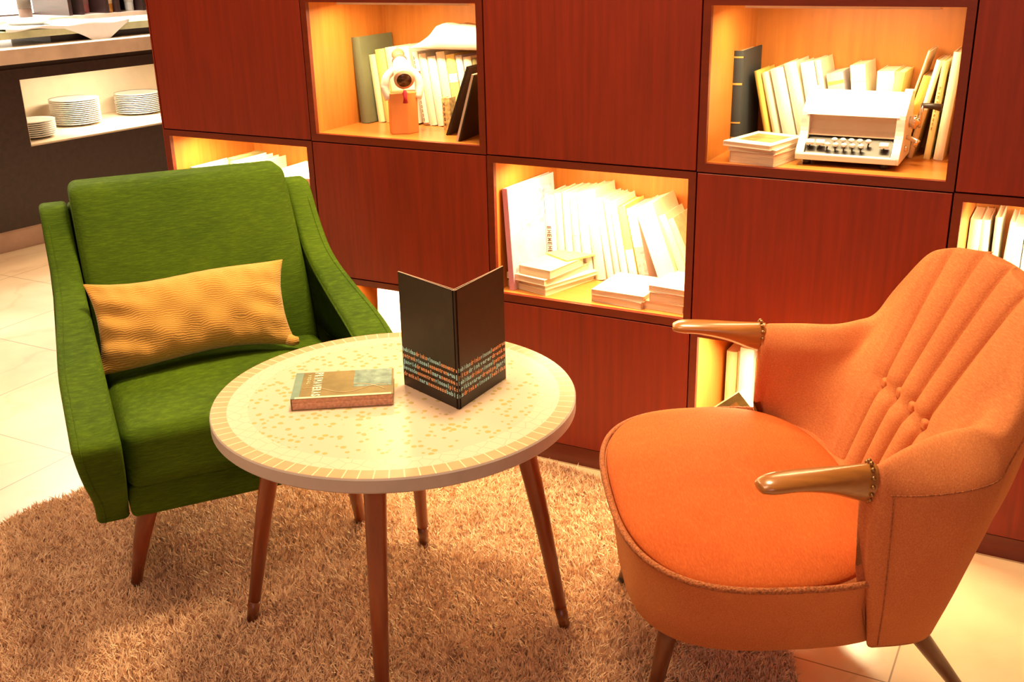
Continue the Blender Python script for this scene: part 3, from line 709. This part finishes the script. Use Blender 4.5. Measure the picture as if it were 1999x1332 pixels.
# mustard cushion (rests on the seat, leans on the backrest): its own thing
def cushion():
    V = []; F = []; nx, nz = 60, 34; w2, h2 = .190, .086
    def pt(u, v, s):
        # pinched corners, puffed middle
        prof = (1-abs(u)**2.6)**.55*(1-abs(v)**2.6)**.55
        th = .050*prof
        ex = 1+.05*(abs(u*v))**3-.035*(1-v*v)*abs(u)**6; ez = 1+.08*(abs(u*v))**3-.09*(1-u*u)*abs(v)**6*.6
        x = u*w2*ex; z = v*h2*ez
        fold = .007*math.sin(11*v+6*u+.7)*abs(u)**3*(1.3 if u < 0 else .7)+.004*math.sin(34*u+6*v)*abs(v)**3+.003*math.sin(13*u+2)*math.sin(5*v+1)
        z += .006*math.sin(3*u+.5)
        return (x, s*(th+fold*prof*1.6), z)
    us = np.sin(np.linspace(-PI/2, PI/2, nx)); vs_ = np.sin(np.linspace(-PI/2, PI/2, nz))
    for s in (-1, 1):
        for v in vs_:
            for u in us: V.append(pt(float(np.clip(u, -1, 1)), float(np.clip(v, -1, 1)), s))
    for s in (0, 1):
        o = s*nx*nz
        for j in range(nz-1):
            for i in range(nx-1):
                q = (o+j*nx+i, o+j*nx+i+1, o+(j+1)*nx+i+1, o+(j+1)*nx+i); F.append(q if s == 0 else q[::-1])
    me = D.meshes.new('cushion_body'); me.from_pydata(V, [], F); bm = bmesh.new(); bm.from_mesh(me)
    bmesh.ops.remove_doubles(bm, verts=bm.verts, dist=.0008); D.meshes.remove(me)
    t = thing('throw_cushion', 'narrow mustard yellow crinkled cushion resting on the green armchair seat', 'cushion', (0, 0, 0))
    frombm('cushion_body', bm, M['mustard'], t, True)
    tube('corner_tail', [(.182, 0, -.080), (.192, -.006, -.086), (.202, -.008, -.086)], [.013, .011, .007], M['mustard'], t, 14)
    th = R(TH); c, s = math.cos(th), math.sin(th)
    lx, ly, lz = -.042, .262, .500
    t.location = (GO[0]+lx*c-ly*s, GO[1]+lx*s+ly*c, lz)
    t.rotation_euler = (Matrix.Rotation(th, 3, 'Z') @ Matrix.Rotation(R(-26), 3, 'X') @ Matrix.Rotation(R(1), 3, 'Y')).to_euler()
cushion()

# ------------------------------------------------------------------ mosaic coffee table
TC = Vector((1.230, -.742, 0)); ZT = .484
tb = thing('coffee_table', 'round mosaic-topped coffee table on four splayed reddish legs', 'table', TC)
lathe('table_top', [(.293, ZT-.025), (.304, ZT-.025), (.3065, ZT-.022), (.3065, ZT-.003), (.305, ZT-.0004)], M['tablerim'], tb, 128, smooth=False)
lathe('mosaic_surface', [(.305, ZT-.0006), (.3046, ZT)], M['mosaic'], tb, 128, smooth=False)
lathe('under_frame', [(.13, ZT-.04), (.13, ZT-.025)], M['legred'], tb, 48)
feet = [(.954, -.861), (1.344, -.995), (1.489, -.621), (1.098, -.487)]
for fx, fy in feet:
    d = Vector((fx-TC.x, fy-TC.y, 0)); u = d.normalized(); t0 = u*.205
    P = [Vector((t0.x, t0.y, ZT-.028)), t0.lerp(d, .10)+Vector((0, 0, ZT-.075)), t0.lerp(d, .5)+Vector((0, 0, .25)), t0.lerp(d, .9)+Vector((0, 0, .062))]
    lg = tube('leg', P, [.018, .018, .0150, .0112], M['legred'], tb, 20)
    tube('foot_tip', [P[-1], t0.lerp(d, 1)+Vector((0, 0, RZ+.006))], [.0117, .0100], M['legdark'], lg, 18)

# old paperback on the table
pb = thing('paperback_book', 'worn paperback with olive and teal cover lying on the mosaic table', 'book', (1.1535, -.7820, ZT), (0, 0, R(33.5)))
LW, LH, HT = .168, .113, .021
prism('cover', [(-LW/2, 0), (LW/2, 0), (LW/2, .001), (-LW/2+.001, .001), (-LW/2+.001, HT-.001), (LW/2, HT-.001), (LW/2, HT), (-LW/2, HT)], -LH/2, LH/2, 'y', cmat('worn_olive_cover', (.22, .165, .06), .5, .3, 30), pb)
bm = bmesh.new()
for i in range(5):
    q = random.uniform(-.0012, .0012); bx(bm, -LW/2+.0015, LW/2-.0012+q, -LH/2+.001+abs(q), LH/2-.001, .001+i*.0038, .001+(i+1)*.0038)
frombm('page_block', bm, cmat('pink_brown_pages', (.62, .34, .24), .9, .3, 200), pb)
z_ = HT+.0002
def pict(n_, x0, x1, y0, y1, c_, k=0): boxo(n_, -LW/2+LW*x0, -LW/2+LW*x1, -LH/2+LH*y0, -LH/2+LH*y1, HT-.0002, HT+.0003+k, cmat(*c_), pb)
pict('teal_edge', 0, .08, 0, 1, ('dull_teal', (.17, .26, .21), .5, .2))
pict('teal_picture', .60, .98, .34, 1, ('teal_sketch', (.20, .30, .26), .5, .5, 60))
pict('pale_margin', .04, .98, 0, .055, ('cream_margin', (.74, .66, .42)), .0001)
V, F = letters([('PRIMAVERAS', 0, 0, LH*.92/10, .0195, .8)])
mesh('title_lettering', [(-LW/2+LW*.20+v[1], LH/2*.94-v[0], HT+.0007) for v in V], F, cmat('ivory_ink', (.80, .76, .58)), pb)
V, F = letters([('VIDAL', 0, 0, .0085, .008, .8)])
mesh('author_lettering', [(-LW/2+LW*.13+v[1], LH/2*.78-v[0], HT+.0007) for v in V], F, cmat('tan_print', (.66, .50, .28)), pb)
tube('cover_sketch_line', [(-LW/2+LW*q, -LH/2+LH*(.27+.12*math.sin(q*9)), HT+.0004) for q in np.linspace(.1, .95, 26)], .0006, cmat('tan_print', (.66, .50, .28)), pb, 5)
tube('cover_sketch_line', [(-LW/2+LW*(.60+.32*q), -LH/2+LH*(.45-.25*q+.3*q*(1-q)), HT+.0004) for q in np.linspace(0, 1, 12)], .0008, cmat('tan_print', (.66, .50, .28)), pb, 5)

# standing menu: folded card opened to a V
A0 = Vector((1.3624, -.7521, ZT)); AL = Vector((1.2214, -.7007, ZT)); AR = Vector((1.3681, -.6015, ZT)); MH = .2045
mn = thing('menu_card', 'dark folded drinks menu standing open on the mosaic table', 'menu', A0)
ROWS_L = [('bebidas', 'drinks', 'vinosel', 'essentre'), ('', 'petrenk', 'vinosel', 'essentrem', 'aguaj'), ('jangid', 'drensel', 'mara', 'menoses'), ('bevande', 'essentrem', 'vinosel', 'pits'), ('', 'drenkel', 'mara', 'menosess', 'bebid')]
ROWS_R = [('bebidas', 'drinks', 'vinosel', 'esentres'), ('', 'pits', 'drinkverer', 'drenks'), ('bebidas', 'drinks', 'vinosel', 'petrenk'), ('drikkevarer', 'drenkpe', 'jangi'), ('as', 'drinks', 'vinosel', 'bebidas')]
COL_L = ['cocoa', 'ococo', 'cocoa', 'cocoa', 'ococo']
def menu_panel(E, rows, left):
    d = (E-A0); Lg = d.length; d.normalize(); nrm = d.cross(Vector((0, 0, 1)))
    if nrm.dot(CAM-A0) < 0: nrm = -nrm
    def P(s, z, o): return d*s+Vector((0, 0, z))+nrm*o
    bm = bmesh.new()
    for (o0, o1) in ((-.0008, 0), (-.0052, -.0044)):
        dz = .0 if o0 > -.001 else -.0
        v = [bm.verts.new(P(s, z, o)) for z in (0, MH) for (s, o) in ((0, o0), (Lg, o0+(0 if o0 > -.001 else .003)), (Lg, o1+(0 if o0 > -.001 else .003)), (0, o1))]
        for f in ((0, 3, 2, 1), (4, 5, 6, 7), (0, 1, 5, 4), (1, 2, 6, 5), (2, 3, 7, 6), (3, 0, 4, 7)): bm.faces.new([v[i] for i in f])
    pn = frombm('panel', bm, M['black'], mn)
    bm = bmesh.new()
    for (oa, ob) in ((-.0009, -.0009), (-.0053, -.0023)):
        v = [bm.verts.new(P(s, z, o)) for z in (MH, MH+.0002) for (s, o) in ((0, oa), (Lg, ob), (Lg, ob+.001), (0, oa+.001))]
        for f in ((0, 3, 2, 1), (4, 5, 6, 7), (0, 1, 5, 4), (1, 2, 6, 5), (2, 3, 7, 6), (3, 0, 4, 7)): bm.faces.new([v[i] for i in f])
    frombm('card_edge', bm, M['cardedge'], pn)
    for inkname in ('c', 'o'):
        rws = []
        for ri, segs in enumerate(rows):
            tot = sum(len(s) for s in segs); cw = Lg*.985/tot; x = 0; k = 0 if not left else 0
            for si, s in enumerate(segs):
                colr = 'c' if si % 2 == 0 else 'o'
                if colr == inkname and s: rws.append((s, x*cw+Lg*.008, .0645-ri*.0112, cw, .0108, .84))
                x += len(s)
        V, F = letters(rws)
        W3 = [P((Lg-v[0]) if left else v[0], v[1], .0003) for v in V]
        mesh('blue_lettering' if inkname == 'c' else 'tan_lettering', W3, F, M['cyanink'] if inkname == 'c' else M['orangeink'], pn)
menu_panel(AL, ROWS_L, True); menu_panel(AR, ROWS_R, False)

# ------------------------------------------------------------------ orange cocktail chair (local x = near side, y = towards the back)
oc = thing('cocktail_chair', 'salmon orange velvet cocktail chair with channelled back and wooden arm grips', 'armchair', (1.62, -.593, 0), (0, 0, R(-59.7)))
def sup(a, tf, tr, n, ang):
    """D outline: half width a, front y=-tf, rear y=+tr, centre between"""
    cy_ = (tr-tf)/2; b = (tr+tf)/2; c, s = math.cos(ang), math.sin(ang)
    return (a*math.copysign(abs(c)**(2/n), c), cy_+b*math.copysign(abs(s)**(2/n), s))
NA = 96
def rings_mesh(name, rings, mat, parent, cap_top=True, cap_bot=True):
    V = []; F = []
    for (a, tf, tr, n, z) in rings:
        for k in range(NA): x, y = sup(a, tf, tr, n, 2*PI*k/NA+.0001); V.append((x, y, z))
    for i in range(len(rings)-1):
        for k in range(NA): F.append((i*NA+k, i*NA+(k+1) % NA, (i+1)*NA+(k+1) % NA, (i+1)*NA+k))
    if cap_bot: F.append(tuple(range(NA))[::-1])
    if cap_top: F.append(tuple((len(rings)-1)*NA+k for k in range(NA)))
    return mesh(name, V, F, mat, parent, True)
rings_mesh('seat_body', [(.205, .00, .40, 2.8, .148), (.226, .022, .42, 2.9, .150), (.236, .030, .43, 3, .158), (.260, .036, .44, 3, .21), (.288, .046, .44, 2.9, .27), (.306, .053, .43, 2.9, .304), (.312, .056, .42, 2.9, .319)], M['orange'], oc)
crn = []
for t in np.linspace(0, 1, 12):
    s = math.cos(t*PI/2); crn.append((.005+.309*s**.55, .050-(.245)*(1-s**.55), .36-.16*(1-s**.55), 2.7, .320+.030*math.sin(t*PI/2)**1.0))
rings_mesh('seat_cushion', crn, M['orange_seat'], oc)
pp = [sup(.3225, .0565, .46, 2.9, a)+(.333,) for a in np.linspace(-PI*.90-PI/2+.9, PI/2-.9+PI*.40-.55, 150)]
pp = [p for p in [sup(.3150, .0565, .42, 2.9, a)+(.320,) for a in np.linspace(-PI-.45, .45, 170)]]
tube('seat_piping', pp, .0052, M['piping'], oc, 10)
# shell cross sections: rows = inner bottom, inner mid, inner upper, rim, outer seam, outer mid, outer low, bottom
COLS = [  # half of the shell from near front edge (index 0) to the centre; (x, y, z), y = -t
 [(.300, .285, .312), (.272, .285, .40), (.266, .285, .470), (.292, .288, .506), (.316, .290, .470), (.318, .292, .39), (.306, .30, .28), (.236, .33, .155)],
 [(.255, .315, .312), (.245, .325, .41), (.236, .335, .480), (.266, .338, .514), (.314, .345, .466), (.318, .35, .38), (.298, .355, .27), (.234, .375, .155)],
 [(.215, .345, .312), (.215, .370, .42), (.212, .395, .488), (.240, .395, .520), (.302, .410, .464), (.308, .41, .38), (.282, .41, .27), (.226, .41, .155)],
 [(.180, .362, .312), (.192, .400, .43), (.206, .445, .500), (.238, .440, .528), (.280, .465, .466), (.284, .45, .38), (.256, .44, .27), (.208, .435, .155)],
 [(.148, .370, .312), (.165, .418, .44), (.196, .482, .555), (.255, .476, .532), (.258, .492, .486), (.252, .482, .39), (.226, .462, .27), (.188, .448, .155)],
 [(.118, .375, .312), (.138, .430, .45), (.184, .506, .608), (.238, .505, .588), (.246, .522, .545), (.220, .510, .40), (.190, .485, .27), (.158, .462, .155)],
 [(.090, .378, .312), (.106, .436, .455), (.150, .528, .650), (.180, .548, .666), (.190, .570, .615), (.176, .548, .42), (.150, .51, .28), (.125, .475, .155)],
 [(.045, .382, .312), (.055, .441, .46), (.082, .547, .675), (.096, .572, .697), (.100, .594, .650), (.093, .57, .44), (.080, .525, .28), (.065, .485, .155)],
 [(.0, .384, .312), (.0, .443, .465), (.0, .552, .682), (.0, .580, .704), (.0, .602, .66), (.0, .575, .45), (.0, .53, .28), (.0, .49, .155)]]
def shell():
    full = COLS+[[(-x, y, z) for (x, y, z) in c] for c in COLS[:-1][::-1]]
    A = np.array(full)                       # 13 x 8 x 3
    NR, NCc = 110, 257
    rows = np.array([crom(A[:, j], NCc) for j in range(8)])       # 8 x NCc x 3
    G_ = np.array([crom(rows[:, i], NR) for i in range(NCc)])     # NCc x NR x 3
    # channel quilting on the inner face
    sb = [-.090, -.032, .026, .084]; ZBt = .464
    par = np.linspace(0, 7, NR)
    def gx(k, z):   # groove x position at height z
        f = (z-ZBt)
        c0 = sb[k]; return c0*(1+ (1.9*f if f > 0 else .9*f)) + (.0 if f < 0 else 0)
    for i in range(NCc):
        for j in range(NR):
            if par[j] > 3.0: continue
            x, y, z = G_[i, j]
            gs = [gx(k, z) for k in range(4)]
            edge = min(1, max(0, (2.95-par[j])/.3))*min(1, (par[j]+.05)/.05)
            dmin = min(abs(x-q) for q in gs)
            if gs[0] < x < gs[3]:
                k = [kk for kk in range(3) if gs[kk] <= x <= gs[kk+1]][0]; q = (x-(gs[k]+gs[k+1])/2)/((gs[k+1]-gs[k])/2)
                amt = .016*(1-abs(q)**2.4)
            else:
                o_ = (gs[0]-x) if x <= gs[0] else (x-gs[3]); amt = .015*min(1, (o_/.030))**.6*math.exp(-(max(0, o_-.03)/.06)**2)
            amt -= .006*math.exp(-(dmin/.0045)**2)
            if abs(x) < .135: amt -= .010*math.exp(-((z-ZBt)/.009)**2)*min(1, (.135-abs(x))/.04)
            G_[i, j, 1] -= amt*edge
    V = [tuple(G_[i, j]) for i in range(NCc) for j in range(NR)]
    F = []
    for i in range(NCc-1):
        for j in range(NR-1): F.append((i*NR+j, i*NR+j+1, (i+1)*NR+j+1, (i+1)*NR+j))
    for i in range(NCc-1): F.append((i*NR+NR-1, i*NR, (i+1)*NR, (i+1)*NR+NR-1))
    # rounded front ends: shrink the end loops forward
    for e, sg in ((0, 1), (NCc-1, -1)):
        loop = [e*NR+j for j in range(NR)]; prev = loop; cen = G_[e].mean(0)
        for (fwd_, sh) in ((.006, .97), (.011, .90), (.015, .78), (.017, .55), (.018, .2)):
            cur = []
            for j in range(NR):
                p = G_[e, j]; q = cen+(p-cen)*np.array([sh, 1, .55+.45*sh]); V.append((q[0], p[1]-fwd_, q[2])); cur.append(len(V)-1)
            for j in range(NR):
                j2 = (j+1) % NR; f = (prev[j], prev[j2], cur[j2], cur[j]); F.append(f if sg < 0 else f[::-1])
            prev = cur
        F.append(tuple(prev) if sg < 0 else tuple(prev[::-1]))
    bm = bmesh.new(); vs2 = [bm.verts.new(v) for v in V]
    for f in F:
        try: bm.faces.new([vs2[q] for q in f])
        except ValueError: pass
    o = frombm('back_shell', bm, M['orange'], oc, True)
    # seams and buttons
    for k in range(4):
        x = sb[k]; best = min(((G_[i, j, 0]-x)**2+(G_[i, j, 2]-ZBt)**2, i, j) for i in range(NCc) for j in range(NR) if par[j] < 3)
        p = G_[best[1], best[2]]
        bt = rbox('button', -.0095, .0095, -.006, .006, -.0095, .0095, .0059, M['orange'], o, 5); bt.location = (p[0], p[1]-.013, p[2])
    # lower seam under each wing lobe, and the near-vertical side seam
    js = int(round(4.0/7*(NR-1)))
    for sl, nm in ((range(2, 120), 'wing_seam'), (range(NCc-120, NCc-2), 'wing_seam')):
        tube(nm, [tuple(G_[i, js]+np.array([0, 0, -.002])) for i in sl], .0016, M['piping'], o, 6)
    for i in (3, NCc-4):
        tube('side_seam', [tuple(G_[i, j]*np.array([1.002, 1, 1])) for j in range(js+1, NR-1)], .0010, M['piping'], o, 6)
shell()
def grip(sg):
    root = Vector((sg*.296, .272, .482)); 
    P = crom([(sg*.293, .281, .479), (sg*.295, .262, .481), (sg*.303, .215, .490), (sg*.312, .165, .496), (sg*.320, .125, .496), (sg*.324, .108, .494)], 24)
    fl = crom([(.018, .029), (.019, .028), (.022, .019), (.024, .0135), (.022, .012), (.014, .007)], 24)
    o = tube('arm_grip', P, 0, M['armwood'], oc, 24, flat=[tuple(f) for f in fl])
    sd = o.modifiers.new('s', 'SUBSURF'); sd.levels = 1; sd.render_levels = 1
    # brass nails round the root
    nl = []
    for k in range(14):
        a = 2*PI*k/14; nl.append((sg*.2945+math.cos(a)*.0195, .272, .482+math.sin(a)*.030))
    bm = bmesh.new()
    for p in nl: bmesh.ops.create_uvsphere(bm, u_segments=8, v_segments=6, radius=.0036, matrix=Matrix.Translation(p))
    frombm('nail_trim', bm, M['brass'], o, True)
grip(1); grip(-1)
for (x0, y0, x1, y1, zf) in ((.135, .035, .180, -.003, RZ), (-.135, .035, -.180, -.003, RZ), (.150, .40, .176, .522, 0), (-.150, .40, -.176, .522, 0)):
    lg = tube('leg', [(x0, y0, .172), (x0*.75+x1*.25, y0*.75+y1*.25, .13), (x1*.9+x0*.1, y1*.9+y0*.1, zf+.022)], [.0185, .0165, .0105], M['legdark'], oc, 20)
    tube('foot_tip', [(x1*.9+x0*.1, y1*.9+y0*.1, zf+.022), (x1, y1, zf)], [.0107, .0095], M['ferrule'], lg, 16)

# ------------------------------------------------------------------ serving counter and bar, left background
dv = Vector((.1338, .9910, 0)); A_ = Vector((-1.778, .698, 0)); ANG = math.atan2(dv.y, dv.x)-PI/2    # local y runs along the counter, +x faces the room
ct = thing('serving_counter', 'dark wooden serving counter with pink marble top and lit plate niche', 'counter', A_, (0, 0, ANG))
Y0, Y1 = -1.2, 1.9
boxo('plinth', -.60, -.012, Y0, Y1, 0, .088, M['plinth'], ct)
bm = bmesh.new()
bx(bm, -.60, 0, Y0, .226, .09, .745); bx(bm, -.60, 0, 1.30, Y1, .09, .745); bx(bm, -.60, 0, .226, 1.30, .09, .422); bx(bm, -.60, 0, .226, 1.30, .700, .745); bx(bm, -.60, -.53, .226, 1.30, .422, .700)
frombm('counter_body', bm, M['darkwood'], ct)
bm = bmesh.new(); bx(bm, -.53, -.002, .226, 1.30, .422, .430); bx(bm, -.53, -.002, .226, .229, .430, .698); bx(bm, -.53, -.002, 1.297, 1.30, .430, .698); bx(bm, -.53, -.527, .229, 1.297, .430, .698)
frombm('niche_lining', bm, M['lining'], ct)
boxo('door_gap', -.001, .0006, -.34, -.337, .10, .60, M['blackp'], ct)
boxo('marble_top', -.66, .012, Y0, Y1, .765, .825, M['marble'], ct, bevel=.003)
boxo('shadow_gap', -.62, -.01, Y0, Y1, .745, .765, M['darkwood'], ct)
def c2w(x, y, z): c, s = math.cos(ANG), math.sin(ANG); return (A_.x+x*c-y*s, A_.y+x*s+y*c, z)
area('counter_niche_lamp', c2w(-.12, .80, .69), c2w(-.14, .80, .43), .5, 7, (1, .78, .50), .05)
# plates: each one a thing, shared mesh
PL = [(.04, 0), (.06, .002), (.095, .010), (.104, .013), (.104, .0155), (.095, .0125), (.06, .0045), (.0, .004)]
def plate_mesh(r):
    k = r/.104; o = lathe('dinner_plate', [(a*k, z) for a, z in PL[:-1]], M['porcelain'], None, 28); return o
stacks = [(-.17, .345, .098, 8, 'left stack, cut by the niche edge'), (-.33, .665, .112, 13, 'tall middle stack'), (-.36, 1.035, .112, 11, 'right stack nearest the bookcase')]
for (sx, sy, r, n, where) in stacks:
    src = plate_mesh(r); dz = .0088
    for i in range(n):
        o = src if i == 0 else src.copy()
        if i: C.objects.link(o)
        o.location = c2w(sx, sy, .4305+i*dz)
        pos = 'topmost' if i == n-1 else ('lowest' if i == 0 else f'inside')
        tag(o, (f'white porcelain plate, {pos} of the {where}' if pos != 'inside' else f'white porcelain plate within the {where}'), 'plate', f'plates in the counter niche, {where}')
# raised green stone slab with white cloth
sl = thing('stone_slab', 'greenish stone serving slab raised over a dark shadow gap on the counter', 'tray', c2w(-.30, .62, .825), (0, 0, ANG))
prism('slab', [(.16, -.72), (.20, -.66), (.195, 1.1), (-.2, 1.1), (-.2, -.72)], .030, .062, 'z', M['greenslab'], sl, bevel=.004)
boxo('shadow_gap_base', -.17, .15, -.13, 1.08, 0, .030, M['blackp'], sl)  # black block stands in for the shadow gap beneath the slab
def cloth():
    V = []; F = []; nx, ny = 28, 30
    for i in range(nx):
        for j in range(ny):
            u = i/(nx-1); v = j/(ny-1)
            x = -.18+.384*min(1, u/.7); y = -.36+v*.60
            z = .0660+.004*math.sin(v*17+u*4)+.004*math.sin(u*11)
            if u > .7:
                fall = (u-.7)/.3; tri = max(0.0, 1-abs(v-.72)/.28); z -= .085*fall*tri; x += .010*fall*tri+.001*fall
            V.append((x, y, z))
    for i in range(nx-1):
        for j in range(ny-1): F.append((i*ny+j, (i+1)*ny+j, (i+1)*ny+j+1, i*ny+j+1))
    o = mesh('napkin_cloth', V, F, M['cloth'], None, True); o.location = c2w(-.30, .62, .825); o.rotation_euler = (0, 0, ANG)
    md = o.modifiers.new('s', 'SOLIDIFY'); md.thickness = .002; md.offset = 1
    tag(o, 'white cloth draped over the green stone slab, one corner hanging', 'cloth')
cloth()
o = lathe('serving_dish', [(.05, 0), (.09, .006), (.12, .022), (.118, .026), (.085, .012), (.01, .010)], M['porcelain'], None, 32); o.location = c2w(-.13, -.02, .825)
tag(o, 'white shallow dish on the marble counter at the photo left edge', 'dish')
# white trays and crockery on the slab, far left
for (x, y, r, h, lab) in ((-.38, .25, .11, .035, 'low white bowl on the green slab near photo left edge'), (-.36, .52, .10, .03, 'white bowl on the green slab left of the cloth')):
    o = lathe('serving_bowl', [(r*.5, 0), (r*.8, h*.4), (r, h), (r*.96, h), (r*.75, h*.5), (.01, h*.25)], M['porcelain'], None, 30); o.location = c2w(x, y, .8875)
    tag(o, lab, 'bowl')
# back bar: dark cabinet with glowing white panel, glowing white pillar and bottles
bb = thing('back_bar', 'back bar cabinet with a pale glowing panel and pillar and dark shelves behind the counter', 'cabinet', c2w(-1.75, 0, 0), (0, 0, ANG))
boxo('cabinet_body', -.45, 0, -1.2, 2.6, 0, .80, M['darkwood'], bb)
boxo('cabinet_top', -.45, .02, -1.2, 2.6, .80, .83, M['marble'], bb)
boxo('back_board', -.45, -.42, -1.2, 2.6, .83, 1.9, M['darkwood'], bb)
def emis(name, col, st):
    m, nt, b = nodes(name); n = noise(nt, 4); nt.links.new(ramp(nt, n, ((.3, tuple(x*.9 for x in col)), (.7, col))), b.inputs['Emission Color']); b.inputs['Emission Strength'].default_value = st; b.inputs['Base Color'].default_value = (*col, 1); return m
M['whiteglow'] = emis('glowing_white', (1, .93, .78), 2.6)
for (y0, y1) in ((-1.15, 1.66), (1.72, 1.80)): boxo('white_glow', -.418, -.40, y0, y1, .84, 1.7, M['whiteglow'], bb)  # bright white area, then a white pillar; brightness put in as glow
for y in (-.3, .5, 1.645, 1.725, 1.90, 1.98, 2.17): boxo('upright', -.42, -.02, y-.012, y+.012, .83, 1.8, M['darkwood'] if y > 1 else M['white'], bb)
def bottle(y, x, r, h, col, lab, cap=(.5, .4, .3)):
    t = thing('bottle', lab, 'bottle', (0, 0, 0)); 
    t.location = Vector(c2w(-1.75+x, y, .83))
    lathe('glass_body', [(r*.9, 0), (r, .01), (r, h*.6), (r*.4, h*.74), (r*.34, h*.96)], cmat(*col), t, 20)
    lathe('bottle_label', [(r*1.02, h*.18), (r*1.02, h*.48)], cmat('label_'+col[0], cap), t, 20)
    lathe('bottle_cap', [(r*.38, h*.95), (r*.38, h)], cmat('cap_'+col[0], cap), t, 14)
for a in ((1.685, -.15, .035, .30, ('green_glass', (.12, .20, .05), .2), 'dark bottle with yellow-green label behind the counter', (.55, .60, .10)),
          (1.85, -.2, .036, .30, ('red_brown_glass', (.42, .12, .10), .3), 'dull red bottle on the back bar', (.45, .2, .18)),
          (1.94, -.08, .034, .30, ('amber_glass', (.55, .22, .03), .2), 'bottle with white and orange bands on the back bar', (.85, .6, .35)),
          (2.04, -.2, .036, .30, ('grey_glass', (.28, .22, .20), .3), 'grey-brown bottle between the orange-banded and pale bottles', (.35, .28, .25)),
          (2.115, -.10, .028, .30, ('pale_glass', (.60, .60, .58), .2), 'pale slender bottle beside the bookcase edge', (.85, .85, .8)),
          (1.40, -.1, .038, .30, ('smoky_glass', (.14, .09, .07), .2), 'dark smoky bottle before the lit panel at top left', (.1, .08, .06))):
    bottle(*a)
